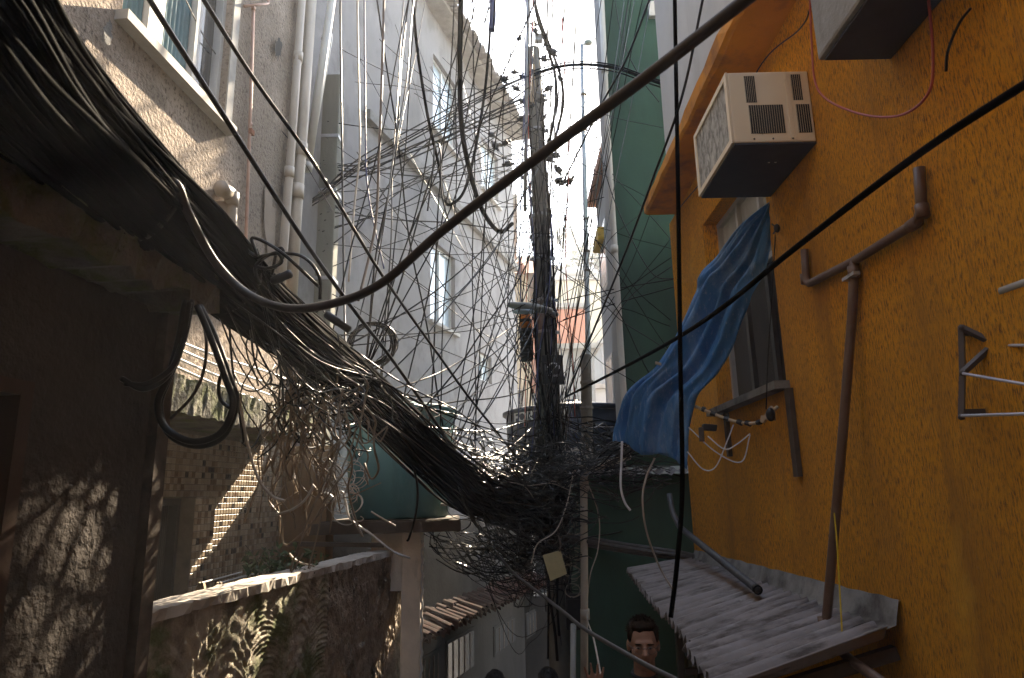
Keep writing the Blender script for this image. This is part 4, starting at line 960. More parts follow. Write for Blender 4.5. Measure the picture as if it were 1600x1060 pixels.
lf = MB().grid([[at(1245 + j * 6 + i * 2, 1040 + i * 4 - (j % 2) * 3, 3.66 + .01 * i) + arr((0, 0, .03)) for j in range(4)] for i in range(3)]).build('dead_leaf', 'terracotta'); tag(lf, 'dry brown leaf lying on the corrugated awning', 'leaf')
sp = thing('leaning_pipe', onz(1184, 924, 1.76), 'dark grey plastic pipe leaning from the wall corner onto the awning', 'pipe')
e1 = onz(1184, 922, 1.79)
pipe('pipe_run', 'dark_pipe', sp, elbowed([at(1046, 772, 7.0), at(1050, 800, 6.95), at(1062, 824, 6.8), e1], .03), .028, 10)
MB().lathe(e1, [(.030, -.03), (.031, .004), (.022, .006), (.022, -.02)], 12, nrm(e1 - at(1062, 824, 6.8))).build('open_end', 'black_void', sp)
# ribbed gate in the gap below the awning
gt = thing('ribbed_gate', (1.5, 6.4, -.8), 'pale green ribbed metal gate in the gap below the awning', 'gate')
ga, gb = at(1066, 1010, 6.3), at(1102, 1010, 6.3)
ribbed(arr((0, 6.3, 0)), arr((1.0, 0, 0)), arr((0, -1.0, 0)), float(ga[0]), float(gb[0]) + .25, -.8, 1.45, 0, .05, .012).build('sheet', 'gate_green', gt, smooth=True) if mat('gate_green', (.16, .17, .12), .15, 5, .6) else None
MB().box((ga[0] - .05, 6.26, -.8), (ga[0] - .003, 6.34, 1.5)).build('frame', 'dark_frame', gt); MB().box((ga[0], 6.24, .9), (gb[0] + .25, 6.275, .95)).build('rail', 'dark_frame', gt)

# ------------------------------------------------------------------ junk under the window: battens, taped brackets and bare hangers
bt_ = thing('clothes_line_bar', at(1150, 655, 4.7), 'taped wooden bar with black lashings below the window sill', 'bar')
pts = spline([at(1083, 634, 4.95), at(1110, 645, 4.9), at(1150, 659, 4.8), at(1185, 660, 4.6), at(1215, 636, 4.45)], 24)
MB().tube(pts, .012, 7).build('bar', 'pale_wood', bt_, smooth=True)
for i in (3, 6, 9, 12, 14, 17, 20): MB().tube(pts[i:i + 2] + rng.normal(0, .003, (2, 3)), .019, 7).build('tape', 'black_plastic', bt_)
for q, w in (((1190, 652), (1211, 655)), ((1192, 660), (1206, 636))): MB().bar(at(*q, 4.5), at(*w, 4.42), .02, .022).build('splint', 'pale_wood', bt_)
MB().bevel_box(at(1098, 672, 4.85), (.10, 0, -.01), (0, .05, 0), (0.01, 0, .045), .008).build('lump', 'black_plastic', bt_)
MB().bevel_box(at(1094, 690, 4.85), (.035, 0, 0), (0, .03, 0), (0, 0, .10), .008).build('lump', 'rusty_steel', bt_)
MB().ell(at(1204, 648, 4.42), (.03, .03, .045)).build('lump', 'black_plastic', bt_)
for i, ps in enumerate([[(1076, 668, 4.9), (1118, 706, 4.85), (1158, 722, 4.8), (1172, 680, 4.75)], [(1106, 682, 4.85), (1132, 702, 4.8), (1152, 694, 4.8), (1172, 678, 4.75)], [(1074, 706, 4.92), (1098, 733, 4.9), (1118, 730, 4.88), (1136, 690, 4.85), (1146, 664, 4.8)]]):
    cable('wire_hanger', ['lowest', 'smallest', 'leftmost'][(0, 1, 2)[i]] + ' bent pale wire hanging from the lashed bar under the window', ps, .0045, 'white_wire', 'wire', 'bent wires under the window')
cable('hanging_line', 'black cord hanging straight down the open orange house window', [at(1212, 355, 4.36), at(1207, 450, 4.38), at(1200, 560, 4.4), at(1197, 640, 4.42)], .004, 'black_cable', 'cord')
hk = thing('wall_hook', onx(1213, 358, 1.75), 'small black hook with knotted cord beside the tarp top', 'hook')
MB().ell(onx(1214, 357, 1.76), (.02, .022, .03)).build('knot', 'black_plastic', hk); MB().tube([onx(1206, 350, 1.74), onx(1214, 357, 1.76), onx(1208, 366, 1.74)], .006, 5).build('hook_bend', 'rusty_steel', hk)

# small wooden feet and plants behind the garden wall
for k, u in enumerate((318, 346)):
    b = thing('trestle_foot', onz(u, 925, 1.93), ['nearer', 'farther'][k] + ' small wooden A-shaped trestle foot behind the garden wall top', 'trestle', 'trestle feet behind the wall'); yy = 4.6 + .12 * k
    t_ = at(u - 3, 911, yy)
    for dx in (-.05, .05): MB().bar(t_, t_ + arr((dx, 0, -.16)), .03, .03, up=(0, 1, 0)).build('leg', 'pale_wood', b)
    MB().tube([t_, at(u + 60, 894, yy + .8)], .006, 5).build('rod', 'white_wire', b)

# ================================================================== CABLES
def frame_path(C):
    T = np.gradient(C, axis=0); T /= np.linalg.norm(T, axis=1)[:, None]
    Sd = np.cross(T, UP); Sd /= np.linalg.norm(Sd, axis=1)[:, None]; Nd = np.cross(Sd, T); return T, Sd, Nd
BC = spline([at(-290, -330, 0.95), at(-100, -60, 1.15), at(25, 110, 1.52), at(145, 235, 2.0), at(280, 365, 2.65), at(400, 476, 3.5), at(530, 576, 4.6), at(610, 652, 5.3), at(690, 728, 6.1), at(760, 778, 7.0), at(868, 800, 7.85)], 72)
BT, BS, BN = frame_path(BC); tt = np.linspace(0, 1, 72)
BR = np.interp(tt, [0, .22, .4, .6, .8, 1], [.12, .14, .15, .12, .085, .13])
def strand(rho, th, wander=.25, t0=0.0, t1=1.0):
    i0, i1 = int(t0 * 71), max(int(t0 * 71) + 6, int(t1 * 71) + 1)
    ph = rng.uniform(0, 6.28, 4); k = rng.uniform(1, 7, 4)
    w = sum(np.sin(tt * k[i] + ph[i]) for i in range(2)) * wander; w2 = sum(np.sin(tt * k[i] * 1.6 + ph[i]) for i in (2, 3)) * wander * .5
    a = th + w * 1.6; r = np.clip(rho * (1 + w2), 0, 1.35) * BR
    fray = np.maximum(0, tt - .55) * rng.normal(0, .40)
    p = BC + BS * (r * np.cos(a) * 1.0 + fray * .5)[:, None] + BN * (r * np.sin(a) * 1.08 + fray * .35)[:, None]
    return p[i0:i1]
core = MB().tube(BC[:66] - BN[:66] * .01, BR[:66] * .72, 12)
o = core.build('bundle_core', 'matt_black_cable', smooth=True); tag(o, 'dense dark core of the thick black cable bundle', 'cable bundle', None, 'stuff')
mass = MB()
for k in range(190):
    mass.tube(strand(math.sqrt(rng.uniform(.45, 1.1)), rng.uniform(0, 6.28), .30), rng.uniform(.0055, .0115), 5)
o = mass.build('cable_bundle', 'matt_black_cable', smooth=True); tag(o, 'mass of black cables bundled across the left of the alley to the pole', 'cable bundle', None, 'stuff')
mass = MB()
for k in range(18): mass.tube(strand(rng.uniform(.85, 1.2), rng.uniform(0, 6.28), .3, rng.uniform(.3, .75), rng.uniform(.85, 1)), rng.uniform(.004, .007), 5)
o = mass.build('cable_bundle', 'brown_cable', smooth=True); tag(o, 'brown sun-glinting cables frayed along the lower end of the bundle', 'cable bundle', None, 'stuff')
for k in range(56):
    top = k < 28; lab = 'black cable strand lying along the upper edge of the thick bundle' if top else 'black cable strand sagging along the lower side of the thick bundle'
    th_ = rng.uniform(.3, 2.6) if top else rng.uniform(3.4, 5.9)
    o = MB().tube(strand(rng.uniform(.95, 1.12), th_, .12), rng.uniform(.007, .012), 6).build('bundle_strand', 'matt_black_cable', smooth=True)
    tag(o, lab, 'cable', 'strands on the upper edge of the bundle' if top else 'strands along the underside of the bundle')

for k, t_ in enumerate((.36, .47, .58, .70)):
    i = int(t_ * 71); q = np.linspace(0, 2 * math.pi, 26); R_ = BR[i] * 1.06
    P_ = [BC[i] + BT[i] * (.02 * math.sin(a * 3 + k)) + BS[i] * R_ * math.cos(a) + BN[i] * R_ * 1.08 * math.sin(a) for a in q]
    m = MB().tube(P_, .010, 6); e = P_[8]; m.tube(spline([e, e + BN[i] * .05 + BS[i] * .03, e + BN[i] * .03 + BS[i] * .09], 8), .007, 5)
    tag(m.build('bundle_tie', 'grey_cable', smooth=True), ['uppermost', 'second', 'third', 'lowest'][k] + ' grey wire tie knotted round the black cable bundle', 'cable tie', 'ties round the bundle')

# prominent single cables, traced one by one with their own distance
cable('thick_cable', 'thick grey foreground cable swooping from upper right across to the bundle', [(1330, -130, 1.25), (1165, 0, 1.35), (1000, 128, 1.55), (835, 250, 1.85), (690, 362, 2.15), (600, 440, 2.35), (530, 472, 2.45), (450, 482, 2.5), (385, 458, 2.6), (335, 408, 2.55), (295, 335, 2.35), (278, 292, 2.25), (262, 285, 2.28), (240, 305, 2.36)], .0165, 'grey_cable', n=110, sides=10)
cable('dark_cable', 'dark foreground cable sloping from the right edge down to the pole', [(1760, 40, 1.3), (1600, 133, 1.5), (1420, 252, 1.85), (1230, 398, 2.5), (1130, 480, 3.1), (1050, 533, 3.9), (960, 582, 5.2), (885, 620, 7.3)], .012, 'matt_black_cable', n=90, sides=10)
cable('vertical_cable', 'dark foreground cable hanging vertically beside the orange house corner', [(1053, -80, 2.6), (1056, 100, 2.6), (1060, 330, 2.6), (1063, 560, 2.6), (1066, 760, 2.6), (1058, 880, 2.6), (1048, 965, 2.6)], .009, 'matt_black_cable', n=60, sides=10)
cable('diagonal_cable', 'nearer of two dark diagonal cables crossing the stucco house window', [(170, -110, 2.2), (234, 0, 2.35), (350, 182, 2.8), (469, 367, 3.4), (547, 477, 4.0), (622, 575, 4.8), (705, 696, 6.0), (770, 790, 7.3)], .0125, 'black_cable', n=70, sides=8)
cable('diagonal_cable', 'farther of two dark diagonal cables passing the copper conduit', [(250, -110, 2.6), (318, 0, 2.75), (395, 121, 3.1), (490, 255, 3.6), (556, 364, 4.1), (603, 439, 4.5), (683, 552, 5.4), (732, 620, 6.1), (788, 690, 7.0), (850, 770, 7.8)], .0115, 'black_cable', n=80, sides=8)
cable('edge_cable', 'black cable hugging the upper edge of the bundle beside the stucco wall', [(30, -60, 1.7), (80, 21, 1.85), (200, 178, 2.3), (290, 290, 2.8), (350, 362, 3.2), (430, 440, 3.9)], .009, 'black_cable', n=50)
cable('thin_wire', 'thin grey wire crossing the window toward the slanting pipes', [(285, -10, 4.5), (330, 75, 5.0), (395, 155, 5.8), (460, 230, 6.4), (520, 330, 7.0)], .005, 'grey_cable')
cable('swag_cable', 'thick black cable dropping past the grey house then looping to the pole', [(722, -60, 5.0), (719, 60, 5.2), (720, 180, 5.5), (731, 255, 5.8), (752, 325, 6.3), (780, 362, 6.8), (800, 350, 7.3)], .023, 'matt_black_cable', n=70, sides=9)
cable('hanging_loop', 'black cable hanging in a deep narrow loop before the grey house', [(643, -60, 5.2), (650, 60, 5.3), (668, 180, 5.5), (686, 260, 5.7), (693, 310, 5.8), (706, 319, 5.8), (728, 292, 5.9), (748, 205, 6.1), (762, 100, 6.2), (772, -60, 6.3)], .014, 'matt_black_cable', n=80, sides=8)
cable('cable_stub', 'thick dark blue cable end hanging down from the top', [(771, -60, 6.0), (770, 20, 6.0), (768, 48, 6.0)], .034, 'blue_cable', sides=9)
cable('thin_loop', 'thin black wire doubled into a hairpin loop before the grey wall', [(668, 330, 5.6), (677, 260, 5.6), (679, 225, 5.6), (684, 224, 5.6), (688, 240, 5.6), (690, 300, 5.6), (702, 350, 5.6)], .008, 'black_cable')
for k, (ps, mt, lb) in enumerate([
    ([(532, -40, 6.2), (532, 60, 6.2), (534, 200, 6.2), (537, 420, 6.2), (540, 560, 5.6)], 'black_cable', 'straight black wire hanging just right of the slanting white pipes'),
    ([(558, -40, 6.0), (559, 60, 6.0), (561, 150, 6.0), (562, 240, 6.0), (554, 320, 6.0), (545, 440, 5.8)], 'pale_wire', 'glinting pale wire hanging left of the dark moulding'),
    ([(569, -40, 6.0), (570, 100, 6.0), (571, 190, 6.0), (575, 300, 6.0), (600, 420, 6.0)], 'blue_cable', 'dark blue wire hanging beside the glinting pale wire'),
    ([(601, -40, 5.8), (597, 110, 5.8), (592, 250, 5.8), (588, 340, 5.8), (577, 400, 5.7), (560, 470, 5.5)], 'brown_cable', 'brown cable hanging before the start of the dark moulding'),
    ([(1022, -20, 5.5), (980, 90, 6.0), (939, 165, 6.6), (905, 235, 7.2), (880, 285, 7.7)], 'black_cable', 'black cable slanting from the green wall top down to the pole'),
    ([(1100, -10, 4.4), (1066, 150, 4.8), (1020, 280, 5.4), (977, 396, 6.0), (930, 510, 6.8), (886, 618, 7.6)], 'black_cable', 'black cable slanting from the white upper floor down past the green wall'),
    ([(958, -20, 7.4), (972, 60, 7.4), (1000, 120, 7.4), (1030, 160, 7.3)], 'black_cable', 'thin wire crossing the upper green wall diagonally'),
    ([(925, 190, 7.5), (955, 300, 7.45), (990, 380, 7.4), (1022, 430, 7.35), (1055, 436, 7.2)], 'black_cable', 'thin wire zigzagging down the green wall to the orange corner'),
    ([(905, 590, 7.6), (980, 470, 7.5), (1050, 416, 7.3)], 'black_cable', 'thin wire rising across the green wall from the pole'),
    ([(880, 470, 7.9), (960, 452, 7.6), (1055, 436, 7.25)], 'black_cable', 'upper thin wire stretched level across the green wall'),
    ([(880, 500, 7.9), (960, 475, 7.6), (1055, 448, 7.25)], 'black_cable', 'lower thin wire stretched level across the green wall'),
    ([(556, 364, 6.6), (640, 250, 7.0), (760, 150, 7.4), (828, 118, 7.8)], 'black_cable', 'black wire rising before the grey house to the pole top')]):
    cable('single_wire', lb, ps, (.010, .009, .008, .012, .011, .011, .006, .006, .006, .007, .007, .008)[k], mt, 'wire', n=50)
# sheathed trunk line passing over the pole top
for k in range(5):
    off = (k - 2) * 1.7 + rng.normal(0, 1.5)
    cable('trunk_cable', ['lowest', 'second lowest', 'middle', 'second highest', 'highest'][4 - k] + ' line of the black trunk cables arching over the pole toward the orange house', [(425, 352 + off, 7.15), (490, 315 + off, 7.2), (560, 264 + off * 3, 7.4), (660, 208 + off * 3, 7.6), (760, 152 + off * 2.6, 7.8), (850, 112 + off * 1.2, 7.85), (905, 102 + off, 7.6), (960, 107 + off, 7.2), (1010, 124 + off, 6.8), (1060, 140 + off, 6.2)], .0085, 'matt_black_cable', 'cable', 'trunk cables over the pole', 60)
for k in range(3):
    cable('twisted_line', ['upper', 'middle', 'lower'][k] + ' black line sagging behind the trunk cables before the grey house', [(425, 245 + k * 4, 7.25), (490, 252 + k * 4, 7.3), (560, 258 + k * 9, 7.5), (660, 222 + k * 9, 7.7), (760, 178 + k * 6, 7.9), (830, 150 + k * 6, 7.95)], .011, 'black_cable', 'cable', 'twisted lines behind the trunk', 50)
for k, ps in enumerate([[(833, -40, 7.8), (838, 20, 7.8), (850, 60, 7.8), (866, 110, 7.8), (869, 150, 7.8), (862, 205, 7.8), (850, 245, 7.8)], [(825, -40, 7.8), (843, 30, 7.8), (862, 80, 7.8), (876, 120, 7.8), (880, 160, 7.8), (872, 200, 7.8), (860, 240, 7.8)]]):
    cable('riser_cable', ['inner', 'outer'][k] + ' teal-black cable curving down the right of the pole top', ps, .018, 'matt_black_cable', 'cable', 'riser cables right of the pole', 50, 8)
# thick conduit bundle to the orange corner and the grey rope to the lower right
for k in range(4):
    a = k * 1.57
    cable('corner_conduit', ['topmost', 'nearest', 'lowest', 'rearmost'][k] + ' grey cable of the run from the pole to the orange corner', [(770, 812 + 5 * math.sin(a), 7.7), (850, 833 + 5 * math.sin(a), 7.75 + .03 * math.cos(a)), (950, 852 + 5 * math.sin(a), 7.4 + .03 * math.cos(a)), (1056, 868 + 5 * math.sin(a), 7.1 + .03 * math.cos(a)), (1084, 873 + 4 * math.sin(a), 7.0)], .023, 'grey_cable', 'cable', 'cables to the orange corner', 40)
cable('grey_rope', 'grey twisted rope sagging past the chin of the man', [(765, 850, 7.6), (800, 893, 6.6), (840, 925, 5.8), (880, 956, 5.0), (915, 984, 4.4), (1000, 1034, 3.5), (1065, 1068, 3.0), (1120, 1110, 2.7)], .0125, 'grey_cable', 'rope', n=60, sides=8)
cable('white_string', 'white cord dangling from the left corner of the tarp', [(972, 690, 5.2), (971, 720, 5.2), (970, 760, 5.2), (976, 785, 5.2), (985, 798, 5.2)], .009, 'white_wire', 'cord')
cable('tan_string', 'tan cord hanging from the tarp down to the awning', [(1023, 716, 5.15), (1010, 745, 5.15), (1004, 780, 5.15), (1010, 830, 5.2), (1030, 885, 5.3), (1054, 926, 5.3)], .0075, 'pale_wire', 'cord')
cable('thin_drop', 'pale thin wire trailing down the lower green wall', [(898, 735, 7.4), (920, 760, 7.4), (936, 810, 7.4), (934, 860, 7.4), (922, 900, 7.4), (917, 960, 7.4), (928, 1000, 5.0), (940, 1062, 4.4)], .006, 'pale_wire', 'wire')
cable('thin_drop', 'pale thin wire forking down left of the lower green wall', [(896, 738, 7.4), (885, 790, 7.3), (868, 830, 7.2), (840, 850, 7.1), (830, 880, 7.2)], .006, 'pale_wire', 'wire')
# loops hanging under the bundle
for k, ps in enumerate([[(290, 470, 2.6), (277, 540, 2.6), (262, 590, 2.6), (246, 630, 2.6), (258, 668, 2.6), (300, 690, 2.6), (345, 676, 2.6), (364, 632, 2.6), (352, 590, 2.6), (330, 530, 2.6), (308, 478, 2.6)],
                        [(294, 470, 2.65), (282, 545, 2.65), (262, 595, 2.62), (249, 636, 2.62), (266, 680, 2.62), (310, 697, 2.62), (350, 680, 2.62), (369, 630, 2.62), (357, 585, 2.62), (335, 525, 2.62), (312, 478, 2.62)],
                        [(300, 470, 2.65), (288, 530, 2.6), (268, 575, 2.55), (230, 600, 2.5), (196, 600, 2.5)], [(296, 472, 2.6), (284, 535, 2.6), (262, 586, 2.55), (225, 608, 2.5), (190, 592, 2.5)],
                        [(310, 470, 2.8), (322, 530, 2.8), (318, 580, 2.8), (300, 620, 2.8), (266, 655, 2.8)], [(350, 575, 2.8), (342, 600, 2.8), (345, 625, 2.8), (362, 640, 2.8)]]):
    cable('drooping_loop', ['inner full loop', 'outer full loop', 'upper cable curling left', 'lower cable curling left', 'thin grey tail', 'small hook of cable'][k] + ' drooping under the bundle by the mossy ledge', ps, (.0135, .0135, .011, .011, .007, .008)[k], 'black_cable' if k != 4 else 'grey_cable', 'cable', 'loops under the bundle', 60, 8)
for k, ps in enumerate([[(350, 365, 3.0), (372, 380, 3.0), (400, 400, 3.0), (395, 372, 3.0), (440, 395, 3.0), (500, 450, 3.1)], [(405, 445, 3.1), (400, 415, 3.1), (430, 395, 3.1), (440, 410, 3.1), (415, 420, 3.1), (392, 410, 3.1), (420, 398, 3.1), (470, 400, 3.1), (498, 430, 3.1), (500, 468, 3.1)], [(425, 430, 3.3), (432, 395, 3.3), (440, 388, 3.3), (443, 400, 3.3), (430, 418, 3.3), (410, 425, 3.3)]]):
    cable('kinked_cable', ['lowest', 'largest', 'smallest'][k] + ' black cable kinking up from the bundle before the stucco pipes', ps, .0085, 'black_cable', 'cable', 'kinked cables above the bundle', 60)
for k, (p, q) in enumerate((((425, 440, 3.2), (453, 428, 3.15)), ((508, 490, 3.6), (546, 516, 3.6)))):
    A, B_ = at(*p), at(*q); ax = nrm(B_ - A); L_ = float(np.linalg.norm(B_ - A))
    o = MB().lathe(A, [(.014, 0), (.022, .01), (.023, L_ * .55), (.020, L_ * .57), (.021, L_), (.006, L_ + .003)], 14, ax).build('cable_joint', 'black_plastic', smooth=True); tag(o, ['upper stubby', 'lower longer'][k] + ' black cable joint sleeve poking out of the bundle', 'cable joint', 'joint sleeves on the bundle')
# coil of spare cable
co = thing('cable_coil', at(583, 575, 5.2), 'coil of spare grey-black cable hanging before the grey house', 'coil')
for k in range(7):
    c = at(583 + rng.normal(0, 2), 538 + rng.normal(0, 2), 5.2); r1, r2 = .178 + rng.normal(0, .010), .172 + rng.normal(0, .012)
    MB().tube([c + arr((r1 * math.cos(a), .03 * math.sin(a * 2 + k), r2 * math.sin(a))) for a in np.linspace(0, 2 * math.pi, 40)], .0075, 5).build('turn', 'black_cable' if k % 3 else 'grey_cable', co, smooth=True)

# ------------------------------------------------------------------ wires nobody could tell apart: strung wires, group by group
def strung(name, label, group, n, fa, fb, sag, rr, mts, wob=.05, cat='wire', pts=24):
    for k in range(n):
        a, b = fa(), fb(); L_ = float(np.linalg.norm(a - b))
        o = MB().tube(sagline(a, b, abs(rng.normal(0, sag)) * L_ * .3, pts, wob), rng.uniform(*rr), 5).build(name, mts[int(rng.integers(len(mts)))], smooth=True)
        tag(o, label, cat, group)
U = rng.uniform
def pole_pt(v0, v1): v = U(v0, v1); c = at(850, v, 8.0); return onpole(c[2]) + arr((rng.normal(0, .12), rng.normal(-.1, .12), 0))
def grey_pt(u0, u1, v0, v1, d=.06):
    u, v = U(u0, u1), U(v0, v1); s, z_ = sz(u, v, GO, GA, d); return wp(GO, GA, GN, s, z_, d)
def bundle_pt(t0, t1): i = int(U(t0, t1) * 71); return BC[i] + BS[i] * rng.normal(0, BR[i] * .6) + BN[i] * rng.normal(.05, BR[i] * .6)
def px(u0, u1, v0, v1, y0, y1): return at(U(u0, u1), U(v0, v1), U(y0, y1))
BB = ['black_cable', 'black_cable', 'matt_black_cable', 'matt_black_cable', 'matt_black_cable', 'glossy_cable']
strung('strung_wire', 'thin dark wire strung from the upper pole to the grey house wall', 'wires from pole top to grey house', 16, lambda: pole_pt(60, 300), lambda: grey_pt(520, 760, 60, 420), .16, (.004, .008), BB, .02)
strung('strung_wire', 'thin dark wire strung from the pole to the stucco house corner', 'wires from pole to stucco corner', 20, lambda: pole_pt(120, 620), lambda: at(U(491, 514), U(190, 470), 7.30), .20, (.004, .0085), BB, .02)
strung('slanting_wire', 'thin dark wire slanting from the cable bundle up to the pole', 'wires from bundle to pole', 30, lambda: bundle_pt(.55, .85), lambda: pole_pt(250, 720), .20, (.004, .008), BB + ['glossy_cable'], .025)
strung('slanting_wire', 'thin dark wire rising steeply from the bundle out of the top of view', 'wires from bundle to sky', 18, lambda: bundle_pt(.6, .95), lambda: px(560, 880, -60, -20, 4.6, 7.0), .08, (.004, .0085), BB, .03)
strung('drop_wire', 'thin wire hanging down along the pole into the tangle', 'drop wires along the pole', 30, lambda: px(775, 890, -60, -20, 6.8, 7.9) if U() < .6 else pole_pt(90, 330), lambda: px(790, 910, 640, 760, 7.3, 8.2), .10, (.0035, .0075), BB + ['red_cable', 'grey_cable', 'blue_cable'], .04)
strung('cross_wire', 'thin dark wire stretched from the pole across to the green house', 'wires from pole to green house', 14, lambda: pole_pt(60, 640), lambda: at(U(1046, 1054), U(150, 640), 7.28), .10, (.0035, .006), ['black_cable', 'matt_black_cable'], .04)
strung('net_wire', 'dark wire in the low sheaf running from the pole to the right', 'low wires to the right', 34, lambda: pole_pt(640, 770), lambda: px(985, 1072, 640, 760, 6.9, 7.5), .22, (.004, .008), BB, .04)
strung('far_wire', 'fine hazy wire crossing the sky gap behind the pole', 'fine wires in the sky gap', 12, lambda: at(U(740, 800), U(180, 420), 13), lambda: at(U(930, 960), U(60, 420), 9.5), .12, (.004, .007), ['matt_black_cable'], .04)

strung('fan_wire', 'long fine wire fanning from the knot on the pole to the upper grey wall', 'wires fanning to the upper left', 13, lambda: px(800, 880, 560, 760, 7.4, 8.0), lambda: grey_pt(540, 740, 20, 300), .10, (.0035, .007), BB, .015)
strung('fan_wire', 'long fine wire fanning from the knot on the pole up to the right', 'wires fanning to the upper right', 12, lambda: px(830, 890, 560, 740, 7.4, 8.0), lambda: px(900, 1040, -70, -25, 5.5, 7.4), .06, (.0035, .006), BB, .015)

# ------------------------------------------------------------------ tangles that read as one mass
def ramble(c, ext, n=7, step=.4, drift=(0, 0, 0)):
    p = arr(c) + rng.normal(0, 1, 3) * arr(ext); d = nrm(rng.normal(0, 1, 3) * (1, .7, .7)); P = [p]
    for i in range(n):
        d = nrm(d + rng.normal(0, .55, 3) * (1, .7, .9) + arr(drift)); p = p + d * step * U(.5, 1.2); P.append(p)
    return spline(P, n * 4)
def tangle(label, mt, curves, r):
    m = MB()
    for c in curves: m.tube(c, U(*r), 4)
    o = m.build('wire_tangle', mt, smooth=True); return tag(o, label, 'wire tangle', None, 'stuff')
def join_pts(fa, fb, sag, wob, k=26):
    a, b = fa(), fb(); return sagline(a, b, math.copysign(abs(rng.normal(0, abs(sag))), sag), k, wob)
def ring(c, r, n_=30): # loosely coiled slack
    a0, t = U(0, 6.28), U(.5, 1.6) * 6.28; tilt = rng.normal(0, .5); q = np.linspace(0, 1, n_)[:, None]; ang = a0 + q * t
    rr = r * (1 + .15 * np.sin(q * 9 + a0)); return arr(c) + np.hstack([rr * np.cos(ang), rr * np.sin(ang) * .45 + tilt * rr * np.sin(ang) * .3, rr * np.sin(ang) * .8 + q * rng.normal(0, .1)])
cs = [join_pts(lambda: bundle_pt(.78, .98), lambda: px(800, 930, 690, 880, 7.3, 8.3), .14, .10) for _ in range(110)]
cs += [join_pts(lambda: px(700, 800, 690, 800, 6.6, 7.6), lambda: px(870, 1000, 680, 820, 7.2, 8.2), .25, .10) for _ in range(46)]
cs += [ring(at(U(770, 890), U(700, 840), U(7.3, 8.2)), U(.08, .3)) for _ in range(36)]
cs += [join_pts(lambda: px(838, 890, 560, 700, 7.6, 8.2), lambda: px(800, 900, 760, 960, 7.4, 8.2), .05, .09) for _ in range(50)]
tangle('snarl of black wires wrapped round the pole above its foot', 'black_cable', cs, (.004, .0085))
cs = [join_pts(lambda: px(690, 770, 660, 760, 6.3, 7.4), lambda: px(780, 900, 700, 800, 7.2, 8.2), .14, .09) for _ in range(40)]
cs += [ring(at(U(700, 880), U(690, 800), U(6.8, 7.8)), U(.08, .25)) for _ in range(10)]
tangle('glossy sunlit wires crossing between the teal tank and the pole', 'glossy_cable', cs, (.0035, .007))
cs = [join_pts(lambda: px(690, 790, 690, 770, 6.6, 7.6), lambda: px(800, 900, 710, 790, 7.2, 8.2), .12, .09) for _ in range(14)]
tangle('few pale wires crossing between the teal tank and the pole', 'pale_wire', cs, (.0035, .006))
cs = [join_pts(lambda: px(655, 800, 815, 880, 7, 7.8), lambda: px(800, 910, 820, 930, 7.3, 8), .26, .05) for _ in range(60)]
cs += [ring(at(U(670, 880), U(840, 920), U(7.0, 8.0)), U(.08, .28)) for _ in range(16)]
tangle('dark wires drooping below the snarl before the tiled canopy', 'matt_black_cable', cs, (.003, .006))
cs = [join_pts(lambda: px(690, 820, 830, 880, 7, 7.8), lambda: px(800, 910, 830, 890, 7.3, 8), .10, .08) for _ in range(30)]
tangle('glossy glinting wires on the underside of the snarl', 'glossy_cable', cs, (.003, .006))
cs = [ring(at(U(888, 912), U(700, 940), U(7.6, 8.4)), U(.05, .14)) for _ in range(46)]
tangle('bright shredded wires between the pole and the lower downpipe', 'pale_wire', cs, (.003, .0055))
# straggling wires hanging off the bundle at the left
cs = []
for k in range(70):
    a = at(U(425, 545), U(560, 650), U(3.9, 5.0)); d = U(.2, 1.0)
    P = [a]; q = a.copy()
    for i in range(6): q = q + arr((rng.normal(0, .05), rng.normal(0, .05), -d / 6 * U(.6, 1.3))); P.append(q)
    if U() < .5: q = q + arr((rng.normal(0, .08), 0, .10)); P.append(q)
    cs.append(spline(P, 26))
tangle('sunlit straggling wires hanging off the bundle before the brown wall', 'brown_pale_wire', cs, (.004, .0075)) if mat('brown_pale_wire', (.20, .145, .10), .3, 9, .45) else None
cs = [join_pts(lambda: bundle_pt(.42, .66), lambda: px(400, 600, 580, 720, 4.0, 5.4), .16, .05) for _ in range(50)] + [ring(at(U(390, 560), U(570, 640), U(3.8, 4.8)), U(.05, .16)) for _ in range(8)]
tangle('loose black wires fraying from the underside of the bundle', 'black_cable', cs, (.004, .007))
cs = [join_pts(lambda: bundle_pt(.40, .9), lambda: bundle_pt(.45, .98), -.05, .06) for _ in range(22)]
tangle('slack black wires arching over the upper edge of the bundle', 'black_cable', cs, (.004, .0075))
cs = [ring(at(U(505, 560), U(700, 800), U(6.2, 6.6)), U(.05, .15)) for _ in range(24)]
tangle('pale wires scribbled left of the teal tank', 'pale_wire', cs, (.003, .006))
cs = [join_pts(lambda: px(880, 930, 650, 770, 7.2, 7.9), lambda: px(980, 1070, 650, 760, 7.0, 7.5), .12, .10) for _ in range(44)]
tangle('black wires matted over the lower green roof edge', 'black_cable', cs, (.003, .0065))
